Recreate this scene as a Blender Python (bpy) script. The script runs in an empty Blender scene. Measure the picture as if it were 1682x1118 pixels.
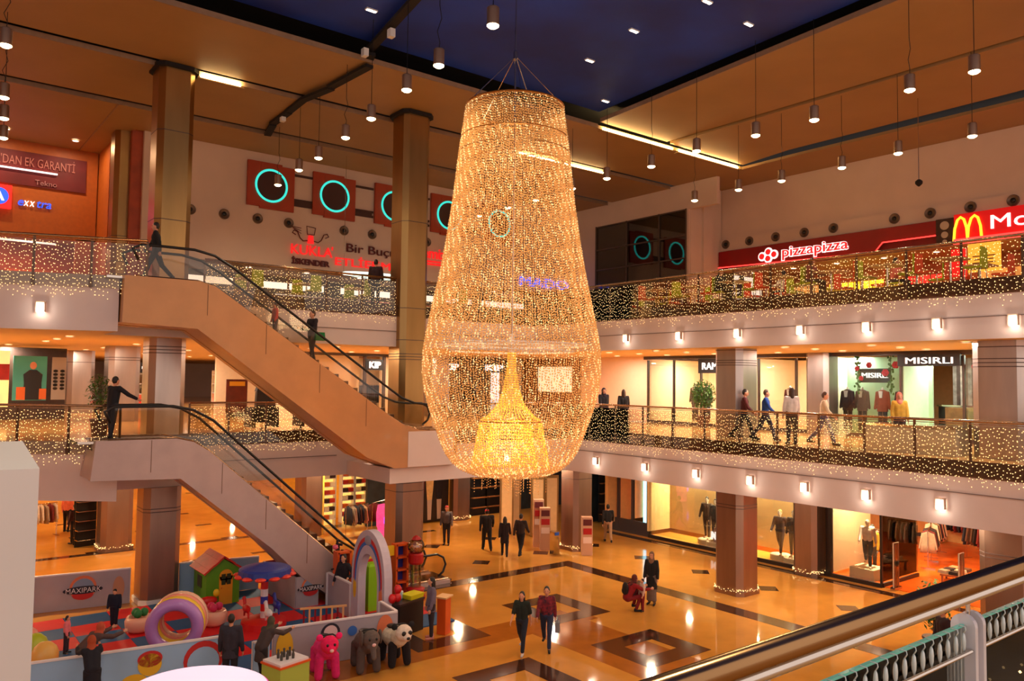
import bpy, bmesh, math, random
from mathutils import Vector, Matrix
import numpy as np

S = bpy.context.scene
COL = S.collection
PI = math.pi
rnd = random.Random(7)

# ---------------------------------------------------------------- camera
pitch = math.atan(66/1300.0); yaw = math.radians(38.1); roll = math.radians(0.75)
fw = Vector((math.sin(yaw)*math.cos(pitch), math.cos(yaw)*math.cos(pitch), math.sin(pitch)))
rt = Vector((math.cos(yaw), -math.sin(yaw), 0)); up = rt.cross(fw)
R_ = rt*math.cos(roll) + up*math.sin(roll); U_ = up*math.cos(roll) - rt*math.sin(roll)
cd = bpy.data.cameras.new('camera'); cam = bpy.data.objects.new('camera', cd); COL.objects.link(cam)
cam.matrix_world = Matrix(((R_.x, U_.x, -fw.x, 0), (R_.y, U_.y, -fw.y, 0), (R_.z, U_.z, -fw.z, 6.9), (0, 0, 0, 1)))
cd.sensor_width = 36; cd.lens = 36*1300/1682.0; cd.clip_end = 200; cd.clip_start = 0.05
S.camera = cam

# ---------------------------------------------------------------- world, exposure
w = bpy.data.worlds.new('world'); S.world = w; w.use_nodes = True
w.node_tree.nodes['Background'].inputs[0].default_value = (1.0, 0.82, 0.73, 1)
w.node_tree.nodes['Background'].inputs[1].default_value = 1.15
S.view_settings.view_transform = 'Standard'; S.view_settings.look = 'None'
S.view_settings.gamma = 1; S.view_settings.exposure = 0.0; S.view_settings.use_curve_mapping = False
S.cycles.use_denoising = True
S.cycles.max_bounces = 8; S.cycles.transparent_max_bounces = 24; S.cycles.sample_clamp_indirect = 6
S.cycles.caustics_reflective = False; S.cycles.caustics_refractive = False

def light(kind, name, loc, energy, col=(1, .72, .42), size=.3, sizey=None, rot=(0, 0, 0), angle=2.2, parent=None):
    d = bpy.data.lights.new(name, kind); d.energy = energy; d.color = col
    if kind == 'AREA':
        d.shape = 'RECTANGLE'; d.size = size; d.size_y = sizey or size
    else:
        d.shadow_soft_size = size
    if kind == 'SPOT':
        d.spot_size = angle; d.spot_blend = 0.6
    o = bpy.data.objects.new(name, d); COL.objects.link(o); o.location = loc; o.rotation_euler = rot
    if parent: o.parent = parent
    return o
WARM = (1, .80, .56); PINK = (1, .86, .76); COOL = (.85, .95, 1)

# ---------------------------------------------------------------- materials
MATS = {}
def mat(name, col, rough=.5, metal=0.0, emis=None, est=0.0, noise=0.0, nscale=6.0, bump=0.0, spec=None, coat=0.0, col2=None, stretch=None):
    if name in MATS: return MATS[name]
    m = bpy.data.materials.new(name); m.use_nodes = True; nt = m.node_tree; b = nt.nodes['Principled BSDF']
    b.inputs['Base Color'].default_value = (*col, 1); b.inputs['Roughness'].default_value = rough; b.inputs['Metallic'].default_value = metal
    if spec is not None: b.inputs['Specular IOR Level'].default_value = spec
    if coat: b.inputs['Coat Weight'].default_value = coat; b.inputs['Coat Roughness'].default_value = .06
    if emis: b.inputs['Emission Color'].default_value = (*emis, 1); b.inputs['Emission Strength'].default_value = est
    if noise or bump:
        tc = nt.nodes.new('ShaderNodeTexCoord'); n = nt.nodes.new('ShaderNodeTexNoise'); n.inputs['Scale'].default_value = nscale; n.inputs['Detail'].default_value = 4
        src = tc.outputs['Object']
        if stretch:
            mp = nt.nodes.new('ShaderNodeMapping'); mp.inputs['Scale'].default_value = stretch; nt.links.new(src, mp.inputs['Vector']); src = mp.outputs['Vector']
        nt.links.new(src, n.inputs['Vector'])
        if noise:
            cr = nt.nodes.new('ShaderNodeValToRGB'); c2 = col2 or tuple(c*(1-noise) for c in col); c1 = col if col2 else tuple(min(1, c*(1+noise)) for c in col)
            cr.color_ramp.elements[0].position = .3; cr.color_ramp.elements[1].position = .7
            cr.color_ramp.elements[0].color = (*c2, 1); cr.color_ramp.elements[1].color = (*c1, 1)
            nt.links.new(n.outputs['Fac'], cr.inputs['Fac']); nt.links.new(cr.outputs['Color'], b.inputs['Base Color'])
        if bump:
            bp = nt.nodes.new('ShaderNodeBump'); bp.inputs['Strength'].default_value = bump; bp.inputs['Distance'].default_value = .02
            nt.links.new(n.outputs['Fac'], bp.inputs['Height']); nt.links.new(bp.outputs['Normal'], b.inputs['Normal'])
    MATS[name] = m; return m
def glass(name, tint=(.9, .97, .95), fac=.1, rough=.02, ior=1.45):
    if name in MATS: return MATS[name]
    m = bpy.data.materials.new(name); m.use_nodes = True; nt = m.node_tree; nt.nodes.clear()
    o = nt.nodes.new('ShaderNodeOutputMaterial'); t = nt.nodes.new('ShaderNodeBsdfTransparent'); g = nt.nodes.new('ShaderNodeBsdfGlossy'); mx = nt.nodes.new('ShaderNodeMixShader')
    fr = nt.nodes.new('ShaderNodeFresnel'); fr.inputs['IOR'].default_value = ior; ad = nt.nodes.new('ShaderNodeMath'); ad.operation = 'ADD'; ad.inputs[1].default_value = fac; ad.use_clamp = True
    t.inputs[0].default_value = (*tint, 1); g.inputs['Roughness'].default_value = rough
    nt.links.new(fr.outputs[0], ad.inputs[0]); nt.links.new(ad.outputs[0], mx.inputs[0]); nt.links.new(t.outputs[0], mx.inputs[1]); nt.links.new(g.outputs[0], mx.inputs[2]); nt.links.new(mx.outputs[0], o.inputs[0])
    MATS[name] = m; return m
def srgb(r, g, b):
    f = lambda c: (c/255/12.92) if c/255 <= .04045 else ((c/255+.055)/1.055)**2.4
    return (f(r), f(g), f(b))
def C(name, r, g, b, rough=.6, **k): return mat(name, srgb(r, g, b), rough, **k)

# ---------------------------------------------------------------- mesh builder
class MB:
    def __init__(s): s.v = []; s.f = []; s.mi = []; s.m = 0
    def add(s, vs, fs, T=None):
        n = len(s.v)
        s.v += [tuple(T @ Vector(p)) if T is not None else tuple(p) for p in vs]
        s.f += [tuple(i+n for i in f) for f in fs]; s.mi += [s.m]*len(fs); return s
    def box(s, c, d, rz=0, T=None, top=1.0, bev=0):
        x, y, z = d[0]/2, d[1]/2, d[2]/2
        vs = [(-x, -y, -z), (x, -y, -z), (x, y, -z), (-x, y, -z), (-x*top, -y*top, z), (x*top, -y*top, z), (x*top, y*top, z), (-x*top, y*top, z)]
        M = Matrix.Translation(c) @ Matrix.Rotation(rz, 4, 'Z')
        if T is not None: M = T @ M
        return s.add(vs, [(3, 2, 1, 0), (4, 5, 6, 7), (0, 1, 5, 4), (1, 2, 6, 5), (2, 3, 7, 6), (3, 0, 4, 7)], M)
    def prism(s, poly, z0, z1, mats=None, T=None):
        n = len(poly); a = sum(poly[i][0]*poly[(i+1) % n][1]-poly[(i+1) % n][0]*poly[i][1] for i in range(n))
        if a < 0: poly = poly[::-1]
        vs = [(p[0], p[1], z0) for p in poly]+[(p[0], p[1], z1) for p in poly]
        k = s.m
        if mats: s.m = mats[0]
        s.add(vs, [tuple(range(n, 2*n))], T)
        if mats: s.m = mats[1]
        s.add(vs, [tuple(range(n-1, -1, -1))], T)
        if mats: s.m = mats[2]
        s.add(vs, [(i, (i+1) % n, n+(i+1) % n, n+i) for i in range(n)], T)
        s.m = k; return s
    def tube(s, path, r, n=8, T=None, closed=False, r2=None):
        P = [Vector(p) for p in path]; L = len(P); rings = []; prev = None
        for i, p in enumerate(P):
            if closed: t = P[(i+1) % L]-P[i-1]
            else: t = P[min(i+1, L-1)]-P[max(i-1, 0)]
            t.normalize() if t.length > 1e-9 else None
            if prev is None:
                a = Vector((0, 0, 1)) if abs(t.z) < .9 else Vector((1, 0, 0)); u = t.cross(a).normalized()
            else:
                u = (prev - t*prev.dot(t)); u = u.normalized() if u.length > 1e-6 else t.orthogonal().normalized()
            prev = u; v = t.cross(u)
            rr = r if r2 is None else r+(r2-r)*i/max(1, L-1)
            if isinstance(r, (list, tuple)): rr = r[i]
            rings.append([p+u*rr*math.cos(2*PI*k/n)+v*rr*math.sin(2*PI*k/n) for k in range(n)])
        vs = [q for rg in rings for q in rg]; fs = []
        for i in range(L if closed else L-1):
            a, b = i*n, ((i+1) % L)*n
            fs += [(a+k, a+(k+1) % n, b+(k+1) % n, b+k) for k in range(n)]
        if not closed: fs += [tuple(range(n-1, -1, -1)), tuple(range((L-1)*n, L*n))]
        return s.add(vs, fs, T)
    def lathe(s, prof, n=16, c=(0, 0, 0), T=None, sx=1, sy=1, cap=True):
        vs = []; fs = []
        for r, z in prof: vs += [(c[0]+r*sx*math.cos(2*PI*k/n), c[1]+r*sy*math.sin(2*PI*k/n), c[2]+z) for k in range(n)]
        for i in range(len(prof)-1):
            a, b = i*n, (i+1)*n; fs += [(a+k, a+(k+1) % n, b+(k+1) % n, b+k) for k in range(n)]
        if cap: fs += [tuple(range(n-1, -1, -1)), tuple(range((len(prof)-1)*n, len(prof)*n))]
        return s.add(vs, fs, T)
    def cyl(s, c, r, h, n=16, T=None): return s.lathe([(r, 0), (r, h)], n, c, T)
    def ell(s, c, d, n=12, T=None, rot=None):
        m = n//2; vs = []; fs = []
        for i in range(m+1):
            t = PI*i/m; vs += [(d[0]*math.sin(t)*math.cos(2*PI*k/n), d[1]*math.sin(t)*math.sin(2*PI*k/n), -d[2]*math.cos(t)) for k in range(n)]
        for i in range(m): fs += [(i*n+k, i*n+(k+1) % n, (i+1)*n+(k+1) % n, (i+1)*n+k) for k in range(n)]
        M = Matrix.Translation(c)
        if rot is not None: M = M @ rot
        if T is not None: M = T @ M
        return s.add(vs, fs, M)
    def cap(s, a, b, r1, r2, n=10, sx=1.0):
        a, b = Vector(a), Vector(b); d = b-a; L = d.length
        prof = []
        for i in range(4): t = -PI/2+PI/2*i/3.999; prof.append((max(1e-4, r1*math.cos(t)), r1*math.sin(t)))
        for i in range(4): t = PI/2*i/3; prof.append((max(1e-4, r2*math.cos(t)), L+r2*math.sin(t)))
        q = d.to_track_quat('Z', 'Y') if L > 1e-6 else Matrix.Identity(3).to_quaternion()
        M = Matrix.Translation(a) @ q.to_matrix().to_4x4()
        return s.lathe(prof, n, T=M)
    def build(s, name, ms, parent=None, smooth=False, loc=None, rz=0):
        me = bpy.data.meshes.new(name); me.from_pydata(s.v, [], s.f); me.update()
        if not isinstance(ms, (list, tuple)): ms = [ms]
        for m in ms: me.materials.append(m)
        if len(ms) > 1: me.polygons.foreach_set('material_index', s.mi)
        if smooth: me.polygons.foreach_set('use_smooth', [True]*len(me.polygons))
        o = bpy.data.objects.new(name, me); COL.objects.link(o)
        if parent: o.parent = parent
        if loc is not None: o.location = loc; o.rotation_euler = (0, 0, rz)
        return o
def smooth_angle(o, deg=35):
    me = o.data; bm = bmesh.new(); bm.from_mesh(me)
    for e in bm.edges:
        e.smooth = not (len(e.link_faces) == 2 and e.calc_face_angle(0) > math.radians(deg))
    for f in bm.faces: f.smooth = True
    bm.to_mesh(me); bm.free(); return o
def tag(o, label, cat=None, group=None, kind=None):
    o['label'] = label
    if cat: o['category'] = cat
    if group: o['group'] = group
    if kind: o['kind'] = kind
    return o
def thing(name, label, cat, loc=(0, 0, 0), rz=0, group=None):
    o = bpy.data.objects.new(name, None); COL.objects.link(o); o.location = loc; o.rotation_euler = (0, 0, rz); o.empty_display_size = .2
    return tag(o, label, cat, group)
def struct(name, mb, ms, smooth=False):
    o = mb.build(name, ms, smooth=smooth); o['kind'] = 'structure'; return o
KIDS = {}
def dup(root, loc, rz, label, group=None):
    def rec(o, par):
        c = o.copy(); COL.objects.link(c); c.parent = par
        for ch in list(o.children): rec(ch, c)
        return c
    r = rec(root, None); r.location = loc; r.rotation_euler = (0, 0, rz); r['label'] = label
    if group: r['group'] = group
    return r
ORD = ['first', 'second', 'third', 'fourth', 'fifth', 'sixth', 'seventh', 'eighth', 'ninth', 'tenth', 'eleventh', 'twelfth', 'thirteenth', 'fourteenth', 'fifteenth', 'sixteenth', 'seventeenth', 'eighteenth', 'nineteenth', 'twentieth']
def beads(name, pts, r, m, parent=None, squash=1.0):
    """many tiny octahedra in one mesh"""
    P = np.array(pts, dtype=np.float32); n = len(P)
    o = np.array([(1, 0, 0), (-1, 0, 0), (0, 1, 0), (0, -1, 0), (0, 0, squash), (0, 0, -squash)], dtype=np.float32)*r
    f = np.array([(0, 2, 4), (2, 1, 4), (1, 3, 4), (3, 0, 4), (2, 0, 5), (1, 2, 5), (3, 1, 5), (0, 3, 5)], dtype=np.int32)
    V = (P[:, None, :]+o[None]).reshape(-1, 3); Fc = (f[None]+(np.arange(n, dtype=np.int32)*6)[:, None, None]).reshape(-1)
    me = bpy.data.meshes.new(name); me.vertices.add(len(V)); me.vertices.foreach_set('co', V.ravel())
    nf = n*8; me.loops.add(nf*3); me.loops.foreach_set('vertex_index', Fc); me.polygons.add(nf)
    me.polygons.foreach_set('loop_start', np.arange(nf, dtype=np.int32)*3); me.polygons.foreach_set('loop_total', np.full(nf, 3, dtype=np.int32))
    me.update(calc_edges=True); me.validate(); me.materials.append(m)
    ob = bpy.data.objects.new(name, me); COL.objects.link(ob)
    if parent: ob.parent = parent
    return ob
def text(txt, size, m, M, parent=None, name='lettering', ext=.03, off=0.0, width=None, align='LEFT', shear=0):
    """solid lettering; M places it: local x along the line, y up, z out of the wall"""
    cu = bpy.data.curves.new(name, 'FONT'); cu.body = txt; cu.size = size; cu.extrude = ext; cu.offset = off; cu.align_x = align; cu.resolution_u = 3; cu.shear = shear
    t = bpy.data.objects.new('t', cu); COL.objects.link(t); bpy.context.view_layer.update()
    dg = bpy.context.evaluated_depsgraph_get(); me = bpy.data.meshes.new_from_object(t.evaluated_get(dg)); bpy.data.objects.remove(t)
    xs = [v.co.x for v in me.vertices]; 
    if width and xs:
        k = width/(max(xs)-min(xs)); me.transform(Matrix.Diagonal((k, 1, 1, 1)))
    me.transform(M); me.materials.clear(); me.materials.append(m)
    o = bpy.data.objects.new(name, me); COL.objects.link(o)
    if parent: o.parent = parent
    return o
def wallM(axis, p):
    """frame for things mounted on a wall. 'y': wall faces -y, line runs +x.  'x': wall faces -x, line runs -y"""
    if axis == 'y': return Matrix.Translation(p) @ Matrix(((1, 0, 0, 0), (0, 0, -1, 0), (0, 1, 0, 0), (0, 0, 0, 1)))
    return Matrix.Translation(p) @ Matrix(((0, 0, -1, 0), (-1, 0, 0, 0), (0, 1, 0, 0), (0, 0, 0, 1)))

# common materials
M_fascia = C('white_gallery_plaster', 225, 205, 200, .55, noise=.03, nscale=1.5)
M_wall = C('cream_wall_plaster', 222, 196, 178, .75, noise=.04, nscale=.8)
M_tan = C('tan_ceiling_panel', 164, 128, 84, .55, noise=.05, nscale=.7)
M_dark = C('dark_recess', 22, 14, 12, .8, noise=.2)
M_blue = C('night_blue_ceiling', 8, 62, 190, .6, noise=.5, nscale=.35, col2=srgb(6, 36, 130))
M_marble = mat('golden_marble', srgb(206, 142, 62), .055, spec=.32, noise=.08, nscale=1.4)
M_marble1 = mat('gallery_marble', srgb(222, 170, 100), .12, noise=.08, nscale=1.4)
M_inlay = mat('dark_marble_inlay', srgb(66, 38, 24), .1, noise=.25, nscale=3)
M_inlay2 = mat('brown_marble_inlay', srgb(160, 92, 30), .1, noise=.12, nscale=2)
M_ceil = C('gallery_ceiling', 226, 180, 120, .6, noise=.03, nscale=.7)
M_steel = mat('brushed_steel', srgb(190, 176, 168), .3, 1.0, noise=.1, nscale=3, bump=.15, stretch=(1, 1, .15))
M_steel0 = mat('bronze_steel', srgb(158, 128, 112), .36, .9, noise=.1, nscale=3, bump=.15, stretch=(1, 1, .15))
M_steelhi = mat('brass_toned_steel', srgb(178, 140, 88), .34, 1.0, noise=.1, nscale=2, bump=.12, stretch=(1, 1, .15))
M_chrome = mat('polished_steel', srgb(205, 195, 185), .12, 1.0, noise=.04)
M_glass = glass('balustrade_glass', (.94, .90, .84), .0)
M_shopglass = glass('shop_glass', (.95, .97, .95), .03)
M_black = C('black_rubber', 18, 14, 14, .4, noise=.1)
M_white = C('white_lacquer', 235, 232, 230, .4, noise=.02)
M_lamp = mat('lamp_glow', (1, .8, .5), .5, emis=(1, .72, .38), est=14)
M_lampw = mat('lamp_glow_white', (1, .9, .8), .5, emis=(1, .82, .62), est=9)
M_tube = mat('tube_glow', (1, .9, .6), .5, emis=(1, .78, .38), est=22)
M_led = mat('string_led', (1, .8, .5), .4, emis=(1, .62, .24), est=2.6)
M_wood = C('warm_wood', 150, 92, 48, .45, noise=.2, nscale=5)
# ================================================================ SETTING
m = MB(); m.box((13, 33, -.1), (76, 86, .2)); struct('floor', m, M_marble)
# floor inlay: dark border lines, diamonds, hollow squares and the brown ring
m = MB()
def inl(x0, y0, x1, y1, z=.004): m.box(((x0+x1)/2, (y0+y1)/2, z/2), (abs(x1-x0), abs(y1-y0), z))
inl(20.2, 4, 20.85, 22.9); inl(8, 22.3, 20.2, 22.9)
inl(26.15, -4, 26.6, 26.3); inl(-8, 34.1, 26, 34.5)
for k in range(9):
    for (cx, cy) in ((23.65, 24.5-2.85*k),):
        m.prism([(cx-.42, cy), (cx, cy-.42), (cx+.42, cy), (cx, cy+.42)], 0, .004)
for k in range(5):
    m.prism([(20.9-2.95*k-.42, 24.6), (20.9-2.95*k, 24.18), (20.9-2.95*k+.42, 24.6), (20.9-2.95*k, 25.02)], 0, .004)
    m.prism([(20.9-2.95*k-.42, 28.1), (20.9-2.95*k, 27.68), (20.9-2.95*k+.42, 28.1), (20.9-2.95*k, 28.52)], 0, .004)
for i in range(7):
    for j in range(6):
        x = 4+2.6*i; y = 31+3.6*j
        m.box((x, y, .002), (.7, .28, .004))
SQ = [(15.1, 17.15, 17.35, 19.6), (14.75, 13.2, 17.05, 15.3), (10.55, 13.4, 12.85, 15.55), (10.8, 17.45, 13.1, 19.75)]
for x0, y0, x1, y1 in SQ:
    t = .62
    for a in ((x0, y0, x1, y0+t), (x0, y1-t, x1, y1), (x0, y0+t, x0+t, y1-t), (x1-t, y0+t, x1, y1-t)): inl(*a, z=.006)
struct('trim_1', m, M_inlay)
m = MB()
inl(14.1, 10, 16.2, 18.15, .003); inl(8, 16.9, 14.1, 18.15, .003); inl(16.2, 16.9, 16.6, 17.8, .003)
struct('trim_2', m, M_inlay2)
# gallery slabs: top marble, underside ceiling, sides fascia
L1, L2, ZC = 5.1, 9.55, 16.7
p1 = [(20.6, -8), (20.6, 22.8), (15.5, 22.8), (15.5, 25.9), (5.1, 25.9), (4.95, 23.55), (-9, 34.5), (-9, 74), (45, 74), (45, -8)]
m = MB(); m.prism(p1, 3.5, L1, (0, 1, 2)); struct('floor', m, [M_marble1, M_ceil, M_fascia])
m = MB(); m.box((14.2, 24.35, 3.75), (2.6, 3.1, .5)); struct('trim_3', m, M_fascia)
p2 = [(21, -8), (21, 25), (4.75, 25), (4.7, 22.95), (-9, 28.1), (-9, 74), (45, 74), (45, -8)]
m = MB(); m.prism(p2, 8.07, L2, (0, 1, 2)); struct('floor', m, [M_marble1, M_ceil, M_fascia])
m = MB(); m.box((5, -3.4, 4.4), (31.2, 9.1, 1.4)); struct('floor', m, M_marble1)
# groove shadow lines on the fascias
m = MB()
m.box((20.985, 8, 8.62), (.03, 33, .02)); m.box((13, 24.985, 8.62), (16, .03, .02)); m.box((20.585, 7, 4.32), (.03, 31, .02)); m.box((9, 25.885, 4.2), (7, .03, .02))
struct('trim_4', m, C('groove_grey', 130, 110, 105, .8, noise=.1))
m = MB()
m.box((20.99, 8.4, 9.36), (.03, 33, .4)); m.box((13, 24.99, 9.36), (16, .03, .4)); m.box((20.59, 7.3, 4.91), (.03, 31, .4)); m.box((10.3, 25.89, 4.91), (10.4, .03, .4)); m.box((18, 22.79, 4.91), (5.1, .03, .4))
struct('trim_7', m, C('bronze_slab_edge', 96, 58, 34, .45, noise=.2, nscale=2))
# walls
m = MB(); m.box((19.1, 33.3, 14.2), (23.2, .2, 5)); struct('wall_back', m, M_wall)
m = MB()
m.box((30.5, 28.2, 16.05), (.2, 10, 1.3)); m.box((30.5, 32.3, 12.5), (.2, 1.9, 5.8)); m.box((30.5, 24.97, 12.5), (.2, .14, 5.8)); m.box((31.7, 24.95, 13.2), (2.4, .18, 7.2))
m.box((31.7, 24.98, 13.2), (.7, .5, 7.2))
struct('wall_corner', m, M_wall)
m = MB(); m.box((33.05, 8.4, 13.0), (.2, 33, .9)); struct('wall_right', m, C('sign_backing_wall', 120, 40, 30, .6, noise=.1))
m = MB(); m.box((33.05, 8.4, 15.4), (.2, 33, 2.8)); m.box((32.98, 8.4, 13.85), (.34, 33, .6)); struct('wall_right', m, M_wall)
m = MB(); m.box((36.5, 8.4, 11), (.2, 33, 3.4)); struct('wall_right', m, C('food_court_back_wall', 170, 96, 48, .6, noise=.3, nscale=1.5))
m = MB(); m.box((19, 36.9, 10.9), (24, .2, 3)); struct('wall_back', m, C('food_court_dark_wall', 80, 60, 40, .6, noise=.4, nscale=1.2))
m = MB(); m.box((34.7, 8.4, 12.53), (3.6, 33, .1)); m.box((19, 35.1, 11.8), (24, 3.6, .1)); struct('ceiling', m, C('shop_ceiling', 150, 110, 70, .6, noise=.1))
# big glazed window in the corner wall
m = MB()
for y in (25.05, 26.8, 29.05, 31.35): m.box((30.42, y, 12.5), (.1, .07, 5.9))
for z in (11.9, 13.02, 14.13, 15.4): m.box((30.42, 28.2, z), (.1, 6.3, .06))
wf = struct('window_1', m, C('grey_window_frame', 90, 74, 62, .5, noise=.1))
m = MB(); m.box((30.45, 28.2, 12.5), (.03, 6.3, 5.8)); g = m.build('pane', glass('dark_window_glass', (.4, .4, .34), .1), parent=wf)
m = MB(); m.box((33.5, 28.8, 13), (.1, 8.4, 7.2)); struct('wall_far', m, C('brown_hall_wall', 120, 100, 74, .7, noise=.1))
# orange electronics shop front on the left, upper floor
m = MB(); m.m = 0
m.box((-1.2, 38.1, 14.6), (15.9, .2, 3.9)); m.box((6.4, 38.1, 11.1), (.8, .2, 3.2)); m.box((-6, 38.1, 11.1), (4, .2, 3.2)); m.box((6.85, 37, 13), (.12, 2.4, 7.2))
struct('wall_left', m, C('orange_panel_wall', 190, 96, 24, .5, noise=.08))
m = MB(); m.box((-1, 44, 13), (18, .2, 8)); struct('wall_left', m, C('orange_shop_wall', 200, 80, 30, .6, noise=.3, nscale=1))
m = MB(); m.box((7.45, 34.9, 13), (.7, 3, 7.2)); struct('wall_left', m, C('rust_panel_wall', 170, 72, 36, .5, noise=.2, nscale=2))
m = MB(); m.box((-9.5, 45, 8), (.4, 60, 18)); m.box((13, 74, 8), (46, .4, 18)); struct('wall_left', m, M_wall)
# middle and ground floor back and right walls
m = MB(); m.box((37.5, 8, 4.5), (.2, 36, 9)); m.box((30, 26.5, 2), (7, .2, 3.2)); struct('wall_right', m, C('warm_shop_wall', 220, 170, 110, .7, noise=.06))
m = MB(); m.box((27.3, 31.4, 6.6), (.2, 4.8, 2.95)); struct('wall_right', m, C('rust_brown_wall', 150, 100, 60, .6, noise=.3, nscale=2))
m = MB(); m.box((27.1, 26.6, 6.6), (.25, 4.4, 2.95)); struct('wall_right', m, C('peach_wall', 244, 206, 168, .7, noise=.02))
# ceiling: dark void, blue field, stepped tan panels
m = MB(); m.box((13, 28, 17.7), (60, 72, .2)); struct('ceiling', m, M_dark)
m = MB(); m.prism([(-12, -8), (18.6, -8), (21, 21.55), (-12, 21.55)], 17.25, 17.35); struct('ceiling', m, M_blue)
m = MB()
for (x0, x1, y0, y1, z) in [(-12, 30.4, 21.75, 25.75, 16.7), (-12, 30.4, 26.1, 30.15, 16.62), (-12, 32, 30.5, 33.3, 16.55), (-12, 7.2, 33.3, 46, 16.55)]:
    m.box(((x0+x1)/2, (y0+y1)/2, z+.06), (x1-x0, y1-y0, .12))
m.prism([(18.75, -8), (25.0, -8), (25.0, 21.62), (21.12, 21.62)], 16.9, 17.02)
m.prism([(25.2, -8), (29.1, -8), (29.7, 19), (30.2, 21.62), (25.2, 21.62)], 16.86, 16.98)
m.prism([(30.1, -8), (33.4, -8), (33.4, 25), (30.45, 25), (30.2, 19)], 16.7, 16.82)
struct('ceiling', m, M_tan)
m = MB()   # bright aluminium edging of the panels
for (x0, x1, y, z) in [(-12, 21.1, 21.72, 16.76), (-12, 30.4, 26.08, 16.68), (-12, 30.4, 30.48, 16.6)]: m.box(((x0+x1)/2, y, z), (x1-x0, .04, .16))
m.prism([(18.72, -8), (18.76, -8), (21.14, 21.6), (21.1, 21.6)], 16.88, 17.04)
for (x, y0, y1) in ((6.0, 30.6, 44),): m.box((x, (y0+y1)/2, 16.54), (.05, y1-y0, .03))
struct('trim_5', m, C('edge_trim', 150, 120, 95, .5, noise=.1))
# cove tubes lying on the ledges, shining up onto the next panel
def cove(x0, x1, y, z, label, e):
    t = thing('cove_light', label, 'light', ((x0+x1)/2, y, z), group='cove lights along the ceiling edges')
    m = MB(); m.box((0, .05, -.02), (x1-x0, .22, .04)); m.build('tray', M_tan, t)
    m = MB(); m.tube([(-(x1-x0)/2+.1, 0, .06), ((x1-x0)/2-.1, 0, .06)], .035, 8); m.build('tube', M_tube, t)
    light('AREA', 'cove_lamp', (0, -.12, .1), e, (1, .74, .3), x1-x0-.2, .1, rot=(math.radians(112), 0, 0), parent=t)
cove(21.3, 25.6, 21.75, 16.66, 'glowing cove tube at the corner where the blue ceiling ends', 90)
cove(25.8, 30.1, 21.75, 16.66, 'glowing cove tube running on right from the blue corner to the window wall', 150)
cove(7.4, 8.9, 26.08, 16.55, 'short glowing cove tube just right of the tallest left column', 34)
cove(20.6, 25.8, 26.08, 16.55, 'glowing cove tube in the ceiling slot right behind the chandelier top', 70)
# dark lighting track with kinks crossing the ceiling
t = thing('lighting_track', 'dark kinked lighting track crossing the blue and tan ceiling', 'track', (11, 24, 16.5))
m = MB(); P = [(-.9, -9, .62), (-.5, -6.8, .58), (.2, -2.5, .5), (.3, -2.2, .12), (.15, .2, .06), (-.1, 1.7, .02), (.0, 3.4, .1), (.05, 5, -.02), (.35, 6.3, .0)]
for a, b in zip(P, P[1:]):
    d = Vector(b)-Vector(a); m.box((Vector(a)+Vector(b))/2, (.26, d.length+.1, .1), T=None, rz=math.atan2(-d.x, d.y))
m.build('rail', M_dark, t)
for i, y in enumerate((-4.3, -2.6, 3.9)):
    m = MB(); m.box((-.1+.05*i, y, .3 if y < 0 else -.05), (.16, .2, .24)); m.build('spotlight', M_white, t)

# ================================================================ COLUMNS
def column(x, y, z0, z1, w, label, m_, rings=True, grp='steel clad columns', base=None):
    t = thing('column', label, 'column', (x, y, z0), group=grp); h = z1-z0; c = .16*w
    P = [(-w/2+c, -w/2), (w/2-c, -w/2), (w/2, -w/2+c), (w/2, w/2-c), (w/2-c, w/2), (-w/2+c, w/2), (-w/2, w/2-c), (-w/2, -w/2+c)]
    m = MB(); m.prism(P, 0, h); m.build('shaft', m_, t)
    return t, P
def rings(t, P, zs, mm=None):
    m = MB()
    for z in zs:
        Q = [(a*1.008, b*1.008) for a, b in P]; m.prism(Q, z, z+.025)
    m.build('shadow_gap', mm or C('joint_dark', 90, 70, 66, .5, noise=.1), t)
def plinth(t, P, m_):
    m = MB(); m.prism([(a*1.1, b*1.1) for a, b in P], 0, .14); m.build('base_ring', m_, t)
def garland(t, P, z=.16):
    pts = []; n = len(P)
    for i in range(n):
        a, b = P[i], P[(i+1) % n]
        for k in range(14):
            q = k/14; pts.append((1.07*(a[0]+(b[0]-a[0])*q)+rnd.uniform(-.02, .02), 1.07*(a[1]+(b[1]-a[1])*q)+rnd.uniform(-.02, .02), z+rnd.uniform(-.06, .06)))
    o = beads('light_garland', pts, .016, M_led, t); o['kind'] = 'stuff'
t, P = column(6.75, 26.3, L2, 16.75, 1.08, 'tall brass toned column at the far left rising from the upper escalator landing', M_steelhi); rings(t, P, (2.2, 5.0))
m = MB(); m.prism([(a*1.2, b*1.2) for a, b in P], 7.0, 7.13); m.build('capital_plate', M_dark, t)
t, P = column(6.75, 26.3, L1, 8.07, 1.08, 'steel column beside the man at the top of the lower escalator', M_steel); rings(t, P, (2.5, 2.6, 2.7))
t, P = column(6.75, 26.3, 0, 3.5, 1.1, 'dark bronze column standing behind the play area', M_steel0); rings(t, P, (2.75, 2.85)); plinth(t, P, M_white)
t, P = column(14.85, 25.15, 5.1, 16.75, 1.1, 'tall central steel column left of the chandelier rising two floors', M_steelhi); rings(t, P, (2.5, 2.6, 2.7, 3.2, 4.35, 7.5))
m = MB(); m.prism([(a*1.2, b*1.2) for a, b in P], 11.45, 11.58); m.build('capital_plate', M_dark, t)
t, P = column(14.85, 25.15, 0, 3.5, 1.15, 'ground floor column right behind the foot of the lower escalator', M_steel0); rings(t, P, (2.9, 3.2)); plinth(t, P, M_steel0)
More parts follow.
